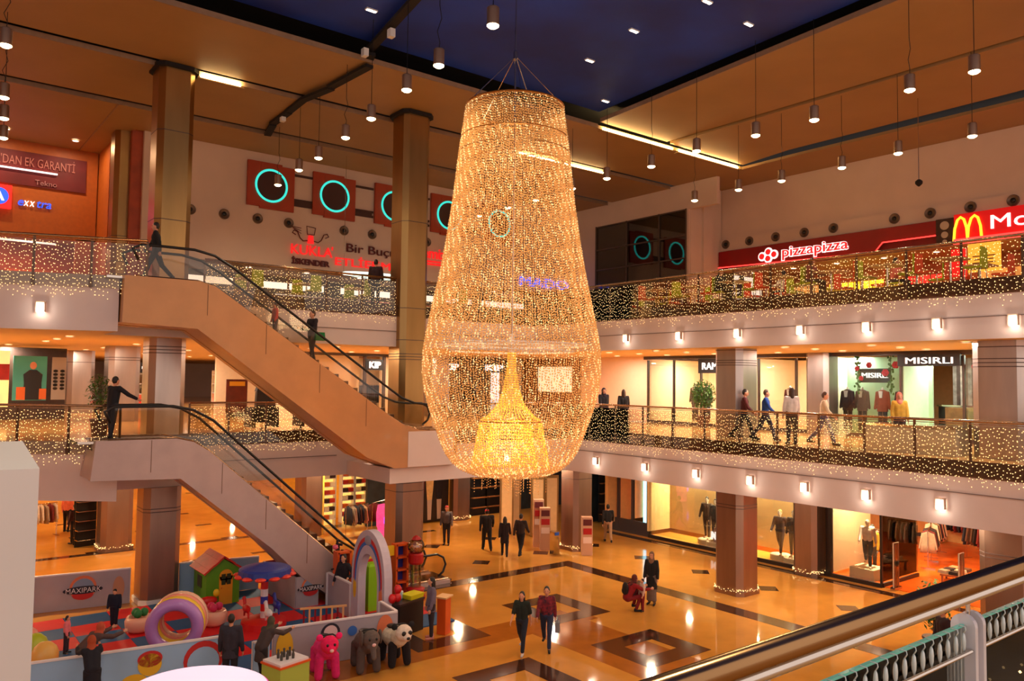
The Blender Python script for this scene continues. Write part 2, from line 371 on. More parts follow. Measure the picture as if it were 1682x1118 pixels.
t, P = column(22.65, 24.4, 0, 3.5, 1.05, 'ground floor column behind the red and white display stands', M_steel0); rings(t, P, (2.9,)); garland(t, P); plinth(t, P, M_steel0)
t, P = column(22.45, 16.35, 0, 3.5, 1.1, 'ground floor column with a fairy light ring at its base, before the sportswear window', M_steel0); rings(t, P, (2.8, 2.9)); garland(t, P); plinth(t, P, M_steel0)
t, P = column(22.45, 16.35, L1, 8.07, 1.1, 'middle floor steel column right of the potted tree', M_steel); rings(t, P, (2.4, 2.48, 2.56, 2.9))
t, P = column(22.45, 8.1, L1, 8.07, 1.3, 'shiny middle floor steel column at the right edge', M_steel); rings(t, P, (2.3, 2.4, 2.5, 2.8))
t, P = column(22.6, 8.1, 0, 3.5, 1.25, 'ground floor column beyond the near handrail at the right edge', M_steel0); rings(t, P, (2.6, 2.7))
t, P = column(7.3, 34.9, 0, 3.5, 1.15, 'ground floor column with a fairy light ring, far left beside the shoe racks', M_steel0); garland(t, P); plinth(t, P, M_steel0)
t, P = column(7.3, 34.6, L1, 8.07, 1.15, 'middle floor steel column behind the man on the escalator landing', M_steel); rings(t, P, (2.4, 2.5))
t, P = column(7.1, 34.2, L2, 16.6, 1.05, 'brass toned column in front of the orange electronics shop', M_steelhi); rings(t, P, (.8, 1.3, 1.8, 2.3, 2.8))
for i, (x, y) in enumerate([(7.2, 43), (7.2, 51), (14.8, 41), (15.6, 38.6)]):
    t, P = column(x, y, L1, 8.07, 1.15, ['second steel column deep in the left middle gallery', 'third steel column deep in the left middle gallery, beside the posters', 'steel column between the small shops of the middle floor', 'steel column just left of the small coffee shop on the middle floor'][i], M_steel); rings(t, P, (2.4,))
t, P = column(14.75, 33.2, 0, 3.5, 1.0, 'ground floor pillar at the left side of the shoe shelves', M_steel0)
t, P = column(22.5, 32.9, 0, 3.5, 1.0, 'ground floor pillar right of the dark shop window with a poster', M_steel0); garland(t, P)
t, P = column(26.8, 16.3, 0, 3.5, .95, 'pillar between the sportswear window and the clothes shop', M_steel0); garland(t, P)
t, P = column(27.0, 15.9, L1, 8.07, .9, 'steel pillar between two menswear windows on the middle floor', M_steel)
t, P = column(21.4, 33.3, L1, 8.07, 1.0, 'steel pillar behind the chandelier between two underwear shop signs', M_steel)
# ================================================================ LAMPS
_dl = {}
def downlight(p, label, group, e=0, col=WARM, r=.11):
    key = r
    if key not in _dl:
        m = MB(); m.m = 1; m.lathe([(r, 0), (r*1.3, 0), (r*1.3, -.02), (r, -.025)], 14, cap=False); m.m = 0; m.lathe([(0.001, -.012), (r, -.014)], 14, cap=False)
        o = m.build('downlight', [M_lampw, M_white]); _dl[key] = o
    else:
        o = _dl[key].copy(); COL.objects.link(o)
    o.location = p; tag(o, label, 'ceiling light', group)
    if e:
        d = bpy.data.lights.new('downlight_lamp', 'AREA'); d.shape = 'DISK'; d.size = .26; d.energy = e; d.color = col
        l = bpy.data.objects.new('downlight_lamp', d); COL.objects.link(l); l.location = (p[0], p[1], p[2]-.045)
    return o
G1 = 'downlights under the upper gallery'; G0 = 'downlights under the middle gallery'
for i in range(9):
    y = 3.6+2.65*i
    for j, x in enumerate((22.0, 23.7, 25.4)):
        downlight((x+.25*(i % 2), y, 8.065), '%s downlight from the right in the %s row before the right middle floor shops' % (ORD[i], ('outer', 'middle', 'inner')[j]), G1, 95 if (i+j) % 2 == 0 else 0, PINK)
    for j, x in enumerate((21.8, 24.4)):
        downlight((x, y, 3.495), '%s downlight from the right in the %s row over the right ground floor walk' % (ORD[i], ('outer', 'inner')[j]), G0, 75 if (i+j) % 2 == 0 else 0)
for i in range(9):
    x = -4.5+2.9*i
    for j, y in enumerate((26.9, 29.2, 31.5)):
        if abs(x-6.7) > .8 or j: downlight((x, y+(2.5 if x < 2 else 0), 8.065), '%s downlight from the left in the %s row of the left middle gallery' % (ORD[i], ('front', 'middle', 'back')[j]), G1, 95 if (i+j) % 2 == 0 else 0, (1, .82, .62))
for i in range(7):
    for j in range(5):
        downlight((-3.2+3.4*i, 36.6+3.9*j, 8.065), '%s downlight from the left, %s row deep in the left middle gallery' % (ORD[i], ORD[j]), G1, 110 if (i+j) % 2 == 0 else 0, (1, .85, .68))
for i in range(8):
    for j in range(7):
        x = -5+4.0*i; y = 27.6+4.6*j
        if abs(x-15) > 2.6 or j or True: downlight((x, y, 3.495), '%s downlight from the left, %s row over the ground floor back hall' % (ORD[i], ORD[j]), G0, 130 if (i+j) % 2 == 0 else 0, (1, .72, .40))
for i in range(6):
    for j in range(4): downlight((29+2.2*j, 8.4+2.3*i, 3.495), '%s downlight from the right, %s row inside the clothes shop' % (ORD[i], ORD[j]), 'downlights in the clothes shop', 150 if i % 2 == j else 0, (1, .62, .28))
for i in range(7): downlight((28.8, 7.6+2.6*i, 8.065), '%s downlight from the right in the middle floor shop windows' % ORD[i], 'downlights in the shop windows', 150, (.95, 1, .85) if 3 < i*2.6+7.6-4 < 12 else (1, .9, .7))
for i in range(6): downlight((28.2, 14.5+1.7*i, 3.495), '%s downlight from the right over the sportswear window' % ORD[i], 'downlights over the sportswear window', 260, (1, .8, .5))
for i in range(9): downlight((33.9, 6+2.2*i, 12.47), '%s downlight from the right over the food court counters' % ORD[i], 'downlights of the food court', 45, (1, .75, .45), r=.13)
for i in range(7): downlight((9.5+2.7*i, 34.4, 11.74), '%s downlight from the left over the back food counters' % ORD[i], 'downlights of the back food court', 25, (1, .9, .7), r=.13)
for i in range(5): downlight((-4+2.4*i, 36.4, 16.52), '%s added downlight from the left above the orange shop front' % ORD[i], 'added downlights brightening the orange shop', 60, (1, .75, .5))  # added to brighten the orange shop front
for i in range(4): downlight((-3+2.5*i, 40.5, 13.2), '%s added downlight from the left inside the orange shop' % ORD[i], 'added downlights brightening the orange shop', 90, (1, .8, .6))  # extra lamps put in to light the shelves inside
m_ = MB(); m_.box((0, 41, 13.3), (14, 5.6, .1)); struct('ceiling', m_, C('shop_ceiling2', 200, 150, 110, .6, noise=.1))
# square box lamps along the fascias
def fascia_lamp(p, rz, label, group):
    t = thing('wall_lamp', label, 'wall light', p, rz, group)
    m = MB(); m.box((0, -.06, .155), (.23, .12, .03)); m.box((-.1, -.06, .02), (.02, .12, .25)); m.box((.1, -.06, .02), (.02, .12, .25)); m.build('housing', C('lamp_housing', 190, 160, 140, .4), t)
    m = MB(); m.box((0, -.055, 0), (.17, .1, .23)); m.build('lit_glass', M_lampw, t)
    light('POINT', 'wall_lamp_light', (0, -.25, -.05), 5, (1, .85, .68), .06, parent=t)
for i, y in enumerate((20.0, 17.55, 15.2, 13.0, 11.0, 9.15, 7.4)):
    fascia_lamp((20.98, y, 8.47), -PI/2, '%s square lamp from the chandelier along the upper right gallery edge' % ORD[i], 'square lamps on the gallery edges')
for i, y in enumerate((21.1, 18.7, 16.5, 14.45, 12.65, 10.85, 8.95)):
    fascia_lamp((20.58, y, 3.98), -PI/2, '%s square lamp from the chandelier along the middle right gallery edge' % ORD[i], 'square lamps on the gallery edges')
fascia_lamp((3.0, 23.58, 8.62), -.35, 'square lamp on the upper gallery edge at the far left', 'square lamps on the gallery edges')
fascia_lamp((17.6, 22.78, 4.1), 0, 'square lamp on the short gallery edge right of the upper escalator foot', 'square lamps on the gallery edges')
# pendant lamps
M_pend = C('pendant_metal', 150, 120, 100, .35, metal=.6, noise=.05)
proto = None
def pendant(x, y, zb, ztop, label, group, e=150):
    global proto
    L = ztop-zb
    t = thing('pendant_lamp', label, 'pendant light', (x, y, zb), rnd.uniform(-.2, .2), group)
    if proto is None:
        m = MB(); m.lathe([(.125, .03), (.13, .06), (.13, .42), (.11, .44), (.02, .45)], 16); a = m.build('housing', M_pend)
        m = MB(); m.lathe([(.001, -.0), (.08, -.005), (.128, .03), (.128, .055)], 16); b = m.build('lit_lens', M_lamp); smooth_angle(a)
        proto = (a.data, b.data); bpy.data.objects.remove(a); bpy.data.objects.remove(b)
    for n, d in zip(('housing', 'lit_lens'), proto):
        o = bpy.data.objects.new(n, d); COL.objects.link(o); o.parent = t
    m = MB(); k = .06 if rnd.random() < .4 else .0
    m.tube([(0, 0, .44), (k*.3, 0, .44+L*.06), (-k, 0, .44+L*.14), (k, 0, .44+L*.26), (0, 0, .44+L*.36), (0, 0, L)], .009, 5); m.build('cord', M_black, t)
    light('SPOT', 'pendant_light', (0, 0, -.06), e, (1, .80, .56), .12, angle=2.7, parent=t)
GP = 'cylindrical pendant lamps'
for i, (x, y) in enumerate([(9.66, 13.11), (9.94, 15.63), (10.17, 17.51), (10.54, 20.12), (10.79, 22.25), (11.11, 24.93), (11.23, 26.84), (11.5, 29.47)]):
    pendant(x, y, 14.3, 17.25 if i < 4 else 16.65, '%s pendant lamp, counted from the top, in the row left of the chandelier' % ORD[i], GP)
for i, (x, y) in enumerate([(19.88, 7.76), (19.92, 9.29), (20.18, 12.07), (20.14, 13.96), (20.08, 16.13), (20.37, 18.31), (20.36, 20.46), (20.44, 22.42), (20.68, 24.91), (20.66, 26.73), (20.73, 28.98)]):
    pendant(x, y, 14.3, 17.25 if i in (2, 3) else 16.95, ('%s pendant lamp from the right in the upper right hand row' % ORD[i]) if i < 7 else ('pendant lamp seen through the chandelier, %s from the right' % ORD[i-7]), GP, 130)
for i, (x, y) in enumerate([(25.04, 9.86), (25.15, 12.12), (25.4, 14.17), (25.42, 16.52), (25.37, 18.36), (25.55, 20.62)]):
    pendant(x, y, 14.3, 16.9, '%s pendant lamp from the right in the lower row before the right wall' % ORD[i], GP, 150)
for i, (x, y) in enumerate([(1.75, 20.99), (2.1, 25.03), (2.3, 27.09), (2.5, 29.37)]):
    pendant(x, y, 14.3, 16.7, '%s pendant lamp from the top at the left edge of the picture' % ORD[i], GP, 110)
for (x, y, e_) in ((10, 9.5, 260), (10, 6, 260), (14.5, 5, 260), (20, 4, 260), (-1.5, 2.5, 900), (1.5, 8, 500), (4, 13, 300)):  # rows carried on out of view; strongest lamps added to brighten the white tower
    pendant(x, y, 14.3, 17.2, 'unseen pendant lamp added high above the viewer', GP, e_)
# small fittings in the blue ceiling
m0 = None
for i, (x, y) in enumerate([(10.2, 19.6), (17.1, 11.0), (17.0, 13.3), (16.8, 15.8), (19.0, 13.4), (18.4, 11.2), (17.3, 18.2), (20.3, 20.5)]):
    if m0 is None:
        m = MB(); m.m = 0; m.box((0, 0, -.02), (.34, .14, .04)); m.m = 1; m.box((0, 0, -.045), (.28, .08, .02)); m0 = m.build('ceiling_fitting', [M_white, M_lampw]); o = m0
    else: o = m0.copy(); COL.objects.link(o)
    o.location = (x, y, 17.25); tag(o, 'small oblong white fitting in the blue ceiling, %s from the left' % ORD[[0, 2, 3, 4, 7, 6, 5, 1][i] if i < 8 else 0], 'ceiling light', 'fittings in the blue ceiling')
t = thing('ceiling_sensor', 'small sensor hanging on a long thin rod before the upper right wall', 'sensor', (27.6, 12.6, 13.9))
m = MB(); m.lathe([(.02, -.14), (.07, -.1), (.12, -.04), (.12, .04), (.05, .1)], 12); m.build('body', M_dark, t)
m = MB(); m.tube([(0, 0, .1), (0, 0, 2.95)], .015, 6); m.build('rod', M_chrome, t)

# ================================================================ CHANDELIER
ch = thing('chandelier', 'giant hourglass shaped bead chandelier of glowing amber strands in the centre of the hall', 'chandelier', (12.62, 16.1, 0))
prof = [(14.05, 1.28), (12.8, 1.45), (11.6, 1.58), (10.44, 1.75), (9.6, 1.9), (8.87, 2.06), (8.2, 2.2), (7.7, 2.28), (7.1, 2.29), (6.66, 2.23), (6.2, 2.1), (5.72, 1.93), (5.35, 1.8), (5.09, 1.68), (4.86, 1.5), (4.7, 1.3), (4.58, 1.0), (4.52, .6), (4.5, .2)]
def rad(z):
    for (za, ra), (zb, rb) in zip(prof, prof[1:]):
        if zb <= z <= za: return ra+(rb-ra)*(za-z)/(za-zb)
    return prof[-1][1]
def along(pr, step):
    out = []; d = 0
    for (za, ra), (zb, rb) in zip(pr, pr[1:]):
        L = math.hypot(zb-za, rb-ra)
        while d < L: q = d/L; out.append((za+(zb-za)*q, ra+(rb-ra)*q)); d += step
        d -= L
    return out
M_bead = mat('amber_bead', srgb(232, 172, 92), .15, emis=(1, .54, .18), est=.22, spec=.8)
M_beadg = mat('golden_bead', srgb(255, 196, 60), .15, emis=(1, .55, .08), est=.5, spec=.8)
M_wire = mat('gold_wire', srgb(190, 130, 60), .3, .8)
NS = 184; pts = []
A = along(prof, .066)
for k in range(NS):
    a = 2*PI*k/NS; ph = rnd.uniform(0, .066)
    for z, r in A:
        if r < 1.0 and k % 2: continue
        if r < .5 and k % 4: continue
        j = rnd.uniform(-.008, .008); pts.append(((r+j)*math.cos(a+j), (r+j)*math.sin(a+j), z-ph))
M_beadb = mat('sparkling_bead', srgb(255, 220, 150), .1, emis=(1, .66, .3), est=.95)
beads('outer_bead_curtain', [p for i, p in enumerate(pts) if (i*7919) % 11 > 1], .0255, M_bead, ch)['kind'] = 'stuff'
beads('sparkling_beads', [p for i, p in enumerate(pts) if (i*7919) % 11 <= 1], .024, M_beadb, ch)['kind'] = 'stuff'
pts = []   # inner curtain behind the outer one
for k in range(110):
    a = 2*PI*k/110+.01
    for z, r in along([(13.9, 1.1), (12.8, 1.25), (10.44, 1.5), (8.87, 1.75), (7.9, 1.95)], .085): pts.append((r*math.cos(a), r*math.sin(a), z-rnd.uniform(0, .02)))
beads('inner_bead_curtain', pts, .02, M_bead, ch)['kind'] = 'stuff'
pts = []
for k in range(44):
    a = 2*PI*k/44
    for z, r in along([(7.6, .1), (7.2, .12), (6.7, .2), (6.3, .34), (6.0, .6), (5.88, .78)], .06): pts.append((r*math.cos(a), r*math.sin(a), z))
for k in range(86):
    a = 2*PI*k/86
    for z, r in along([(5.85, .8), (5.3, .9), (4.62, 1.02)], .06): pts.append((r*math.cos(a), r*math.sin(a), z-rnd.uniform(0, .03)))
    for z, r in along([(5.85, .5), (5.3, .6), (4.62, .7)], .09): pts.append((r*math.cos(a), r*math.sin(a), z-rnd.uniform(0, .03)))
beads('inner_core_beads', pts, .024, M_beadg, ch)['kind'] = 'stuff'
for z, r, w_ in ((14.05, 1.28, .03), (13.93, 1.29, .018), (13.2, 1.4, .014), (12.8, 1.45, .012), (12.55, 1.3, .012), (5.86, .8, .02), (4.6, 1.02, .014)):
    m = MB(); m.tube([(r*math.cos(2*PI*k/48), r*math.sin(2*PI*k/48), z) for k in range(48)], w_, 6, closed=True); m.build('hoop', M_wire, ch)
m = MB()
for z, r in ((7.82, 1.95), (7.66, 1.6)):
    m.tube([(r*math.cos(2*PI*k/48), r*math.sin(2*PI*k/48), z) for k in range(48)], .028, 6, closed=True)
for k in range(4): a = PI/4*k; m.tube([(1.95*math.cos(a), 1.95*math.sin(a), 7.82), (-1.95*math.cos(a), -1.95*math.sin(a), 7.82)], .022, 6)
m.cyl((0, 0, 7.6), .07, .5); m.box((0, 0, 5.93), (1.3, .05, .04), rz=.66)
m.build('support_frame', M_white, ch)
m = MB(); m.tube([(0, 0, 5.9), (0, 0, 17.3)], .022, 8); m.lathe([(.03, 15.3), (.06, 15.36), (.06, 15.55), (.03, 15.6)], 10)
m.build('central_rod', M_chrome, ch)
for k in range(5):
    a = 2*PI*k/5+.4
    m = MB(); m.tube([(0, 0, 15.45), (1.26*math.cos(a), 1.26*math.sin(a), 14.06)], .012, 5); m.build('suspension_cable', M_chrome, ch)
light('POINT', 'chandelier_light', (0, 0, 5.4), 120, (1, .68, .32), .5, parent=ch)
light('POINT', 'chandelier_light', (0, 0, 9.2), 120, (1, .70, .36), .5, parent=ch)
light('POINT', 'chandelier_light', (0, 0, 12.4), 90, (1, .70, .36), .5, parent=ch)
m = MB()
pts = []
for k in range(60):
    a = rnd.uniform(0, 2*PI); r = rnd.uniform(0, .9)**.7; x = r*math.cos(a); y = r*math.sin(a); z = 4.5
    for i in range(rnd.randint(3, 8)): pts.append((x, y, z-.07*i))
beads('hanging_drops', pts, .016, M_bead, ch)['kind'] = 'stuff'

# ================================================================ BALUSTRADES with light nets
M_rail = mat('bronze_handrail', srgb(170, 130, 95), .22, .9, noise=.1)
M_post = mat('dark_steel_post', srgb(105, 82, 68), .35, .9, noise=.1)
def balustrade(a, b, zf, label, nlabel, net=1, off=.05, post=1.35, low=.35, seed=1, drop=.38, posts=True):
    a = Vector((a[0], a[1], zf)); b = Vector((b[0], b[1], zf)); d = b-a; L = d.length; rz = math.atan2(d.y, d.x)
    t = thing('glass_balustrade', label, 'railing', a, rz, 'glass balustrades of the galleries')
    n = max(1, round(L/post)); s = L/n
    m = MB(); m.tube([(0, 0, .97), (L, 0, .97)], .035, 10); m.tube([(0, 0, .9), (L, 0, .9)], .012, 6); m.build('handrail', M_rail, t, smooth=True)
    me = None
    for i in range(n):
        if me is None:
            m = MB(); m.box((s/2, 0, (.86-low)/2), (s-.04, .014, .86+low)); o = m.build('glass_pane', M_glass, t); me = o.data
        else: o = bpy.data.objects.new('glass_pane', me); COL.objects.link(o); o.parent = t
        o.location = (i*s, 0, 0)
    me = None
    for i in range(n+1 if posts else 0):
        if me is None:
            m = MB(); m.box((0, 0, .3), (.06, .03, 1.3)); m.box((0, 0, -.25), (.1, .05, .16)); o = m.build('post', M_post, t); me = o.data
        else: o = bpy.data.objects.new('post', me); COL.objects.link(o); o.parent = t
        o.location = (i*s, .02, 0)
    if net:
        r = random.Random(seed); pts = []; x = 0.03; c, sn = math.cos(rz), math.sin(rz)
        while x < L:
            z = .84-r.uniform(0, .1); zb = -low-r.uniform(0.02, drop)
            while z > zb:
                px = x+r.uniform(-.03, .03); py = -off+r.uniform(-.012, .012)
                pts.append((a.x+px*c-py*sn, a.y+px*sn+py*c, zf+z)); z -= r.uniform(.07, .19)/net
            x += r.uniform(.045, .085)/net
        o = beads('string_lights', pts, .0125, M_led); tag(o, nlabel, 'string lights', 'curtains of string lights on the balustrades', 'stuff')
    return t
# direction a->b so that the outer (void) side is local -y... off>0 pushes the net outwards
balustrade((20.55, 24.9-2.1), (20.55, -1), L1, 'long glass balustrade of the middle gallery on the right', 'curtain of tiny warm lights on the right middle balustrade', off=.05, seed=2)
balustrade((20.95, 24.95), (20.95, -1), L2, 'long glass balustrade of the upper gallery on the right before the pizza shop', 'curtain of tiny warm lights on the upper right balustrade', off=.05, seed=3)
balustrade((15.55, 22.75), (20.5, 22.75), L1, 'short glass balustrade of the middle gallery behind the chandelier foot', 'curtain of tiny warm lights behind the chandelier foot', off=.05, seed=4)
balustrade((7.5, 24.95), (14.22, 24.95), L2, 'glass balustrade of the upper gallery below the kebab shop sign', 'curtain of tiny warm lights below the kebab shop sign', off=.05, seed=5)
balustrade((15.48, 24.95), (20.9, 24.95), L2, 'glass balustrade of the upper gallery between the central column and the corner', 'curtain of tiny warm lights between the central column and the upper corner', off=.05, seed=15)
balustrade((7.45, 25.85), (13.6, 25.85), L1, 'glass balustrade of the middle gallery between the two escalators', 'curtain of tiny warm lights between the two escalators', off=.05, seed=6)
balustrade((-6, 26.92), (5.3, 22.68), L2, 'glass balustrade of the upper gallery before the orange electronics shop', 'curtain of tiny warm lights before the orange electronics shop', off=.05, seed=7)
balustrade((-6, 32.1), (4.95, 23.5), L1, 'glass balustrade of the middle gallery left of the man on the landing', 'curtain of tiny warm lights left of the man on the landing', off=.05, seed=8)

# ================================================================ ESCALATORS (side view outline in x,z; width along y)
def escalator(name, label, y0, top, bot, deckz, m_side, m_end, tlen, blen, panels, low, m_low=None):
    """top/bot: (x, floor z) where the incline starts and ends"""
    (xt, zt), (xb, zb) = top, bot; W = 1.55; sl = (zt-zb)/(xb-xt); d = .95
    t = thing('escalator', label, 'escalator', (xb, y0+W/2, zb))
    T = Matrix.Translation((-xb, -y0-W/2, -zb))
    def ext(poly, ya, yb, m):
        n = len(poly); a = sum(poly[i][0]*poly[(i+1) % n][1]-poly[(i+1) % n][0]*poly[i][1] for i in range(n))
        if a < 0: poly = poly[::-1]
        vs = [(p[0], ya, p[1]) for p in poly]+[(p[0], yb, p[1]) for p in poly]
        m.add(vs, [tuple(range(n)), tuple(range(2*n-1, n-1, -1))]+[(i+n, (i+1) % n+n, (i+1) % n, i) for i in range(n)], T)
    def cover(x, up):   # deck line
        return 0
    deck = [(xt-tlen, zt+.05), (xt-.1, zt+.05), (xt+.35, zt-.06), (xt+.8, zt-.35)]
    deck2 = [(xb-1.0, zb+.62), (xb-.45, zb+.3), (xb+.1, zb+.14), (xb+.5, zb+.1), (xb+blen, zb+.1)]
    und = low
    for ya, yb, side in ((y0, y0+.3, 1), (y0+W-.3, y0+W, 0)):
        m = MB(); ext(deck+deck2+und, ya, yb, m); m.build('side_panel' if side else 'side_panel', m_side, t)
    m = MB(); ext([(p[0], p[1]-.28) for p in deck+deck2]+[(p[0], p[1]+.02) for p in und], y0+.3, y0+W-.3, m); m.build('truss_body', m_low or m_side, t)
    m = MB(); zz = zt-.02; x = xt+.1
    n = int((zt-zb)/.21); dx = (xb-xt-.3)/n
    for i in range(n): m.box((xt+.3+dx*(i+.5), y0+W/2, zt-.1-(zt-zb-.1)/n*(i+.5)), (dx*1.02, W-.62, .22), T=T)
    m.build('steps', M_post, t)
    top_ = [(xt-tlen+.3, zt+.05), (xt-.1, zt+.05), (xt+.35, zt-.06), (xt+.8, zt-.35)]
    hr = [(xt-tlen+.35, zt+.5), (xt-tlen+.2, zt+.8), (xt-tlen+.45, zt+.93), (xt-.2, zt+.93), (xt+.35, zt+.82), (xt+.9, zt+.52), (xb-1.15, zb+1.62), (xb-.5, zb+1.2), (xb, zb+1.02), (xb+.5, zb+.97), (xb+blen-.45, zb+.97), (xb+blen-.2, zb+.84), (xb+blen-.1, zb+.6), (xb+blen-.2, zb+.36), (xb+blen-.4, zb+.22)]
    for yy in (y0+.15, y0+W-.15):
        m = MB(); m.tube([(x, yy, z) for x, z in hr], .038, 8, T=T); m.build('handrail', M_black, t, smooth=True)
        m = MB(); gp = hr[2:-2]; base = (top_+deck2)
        ext(gp[:]+base[::-1][0:] , yy-.007, yy+.007, m) if False else None
        # glass between deck and handrail, in strips
        def zd(x):
            q = top_+deck2
            for (a, za), (b, zb_) in zip(q, q[1:]):
                if a <= x <= b: return za+(zb_-za)*(x-a)/(b-a)
            return q[-1][1] if x > q[-1][0] else q[0][1]
        q = hr[2:12]
        for (a, za), (b, zb_) in zip(q, q[1:]): m.add([(a, yy, zd(a)), (b, yy, zd(b)), (b, yy, zb_), (a, yy, za)], [(0, 1, 2, 3)], T); m.add([(a, yy+.01, zd(a)), (b, yy+.01, zd(b)), (b, yy+.01, zb_), (a, yy+.01, za)], [(3, 2, 1, 0)], T)
        m.build('glass_panel', M_glass, t)
        m = MB(); m.tube([(x, yy, z+.02) for x, z in top_+deck2], .03, 6, T=T); m.build('skirt_trim', M_rail, t)
    m = MB(); m.box((xb-.3+(blen+.3)/2, y0-.006, zb-.49), (blen+.3, .012, 1.16), T=T); (m.build('end_panel', m_end, t) if zb > 1 else None)
    m = MB()
    for x in panels:
        zt_ = None
        q = deck+deck2
        for (a, za), (b, zb_) in zip(q, q[1:]):
            if a <= x <= b: zt_ = za+(zb_-za)*(x-a)/(b-a)
        m.box((x, y0-.004, zt_-.45), (.012, .012, .86), T=T)
    m.build('panel_seam', C('seam_brown', 120, 80, 50, .6), t)
    m = MB(); m.box((xt-tlen+.25, y0+W/2, zt+.0), (1.3, W-.3, .06), T=T); m.build('comb_plate', M_chrome, t)
    m = MB(); m.box((xb+blen-.5, y0+W/2, zb+.04), (1.3, W-.3, .06), T=T); m.build('comb_plate', M_chrome, t)
    return t
M_esc = mat('bronze_escalator_cladding', srgb(196, 140, 92), .42, .35, noise=.06, nscale=2, coat=.1)
M_escg = mat('grey_escalator_cladding', srgb(190, 165, 160), .4, .35, noise=.06, nscale=2)
escalator('escalator', 'upper escalator with bronze cladding rising left to the top floor', 22.6, (6.75, 9.5), (13.75, 5.1), 0, M_esc, M_fascia, 2.0, 1.5, (6.9, 8.6, 10.3, 11.9), [(15.3, 4.02), (12.95, 4.02), (11.95, 4.42), (9.83, 5.94), (6.65, 8.22), (4.73, 8.3)])
escalator('escalator', 'lower escalator with grey cladding going down behind the play area', 22.75, (6.35, 5.15), (12.9, 0.02), 0, M_escg, M_escg, 2.1, 2.4, (5.6, 7.5, 8.8, 10.1), [(15.3, .0), (12.2, .0), (11.2, .0), (9.97, .93), (9.01, 1.9), (6.38, 4.1), (4.15, 4.18)])
# ================================================================ PEOPLE
SKIN = C('skin', 214, 150, 118, .55, noise=.05, nscale=8)
HAIR = {'dark': C('dark_hair', 30, 20, 16, .5, noise=.3), 'brown': C('brown_hair', 70, 42, 26, .5, noise=.3), 'blond': C('blond_hair', 190, 150, 90, .5, noise=.2)}
def cloth(name, r, g, b): return C(name, r, g, b, .85, noise=.12, nscale=9, bump=.25)
def remesh(mb, vox):
    me = bpy.data.meshes.new('r'); me.from_pydata(mb.v, [], mb.f); o = bpy.data.objects.new('r', me); COL.objects.link(o)
    md = o.modifiers.new('r', 'REMESH'); md.mode = 'VOXEL'; md.voxel_size = vox; md.use_smooth_shade = True
    sm = o.modifiers.new('s', 'SMOOTH'); sm.iterations = 2; sm.factor = .5
    bpy.context.view_layer.update(); dg = bpy.context.evaluated_depsgraph_get()
    out = bpy.data.meshes.new_from_object(o.evaluated_get(dg)); bpy.data.objects.remove(o); bpy.data.meshes.remove(me); return out
def put(name, me, m, par):
    me.name = name; me.materials.clear(); me.materials.append(m); o = bpy.data.objects.new(name, me); COL.objects.link(o); o.parent = par; return o
def rx(v, a): c, s = math.cos(a), math.sin(a); return Vector((v[0], v[1]*c-v[2]*s, v[1]*s+v[2]*c))
POSES = {  # legs: (hip, knee) degrees forward+, arms: (shoulder fwd, abduct, elbow)
    'stand': dict(L=(2, 2), R=(-2, 2), aL=(4, 9, 12), aR=(4, 9, 12), lean=0),
    'walk': dict(L=(24, 8), R=(-20, 22), aL=(-20, 9, 14), aR=(22, 9, 24), lean=3),
    'phone': dict(L=(2, 2), R=(4, 6), aL=(4, 9, 14), aR=(30, 8, 105), lean=0),
    'rail': dict(L=(4, 2), R=(-6, 4), aL=(8, 12, 20), aR=(42, 34, 22), lean=6),
    'lean': dict(L=(14, 8), R=(4, 4), aL=(70, 10, 30), aR=(66, 10, 34), lean=30),
    'akimbo': dict(L=(4, 3), R=(-6, 6), aL=(-10, 34, 80), aR=(10, 12, 15), lean=0),
    'carry': dict(L=(8, 4), R=(-8, 8), aL=(14, 10, 80), aR=(10, 10, 85), lean=0),
    'squat': dict(L=(112, 128), R=(96, 118), aL=(62, 8, 30), aR=(62, 8, 30), lean=26),
    'sit': dict(L=(86, 82), R=(86, 86), aL=(30, 8, 60), aR=(30, 8, 60), lean=8),
    'bend': dict(L=(10, 16), R=(-4, 6), aL=(80, 10, 20), aR=(76, 12, 24), lean=48),
}
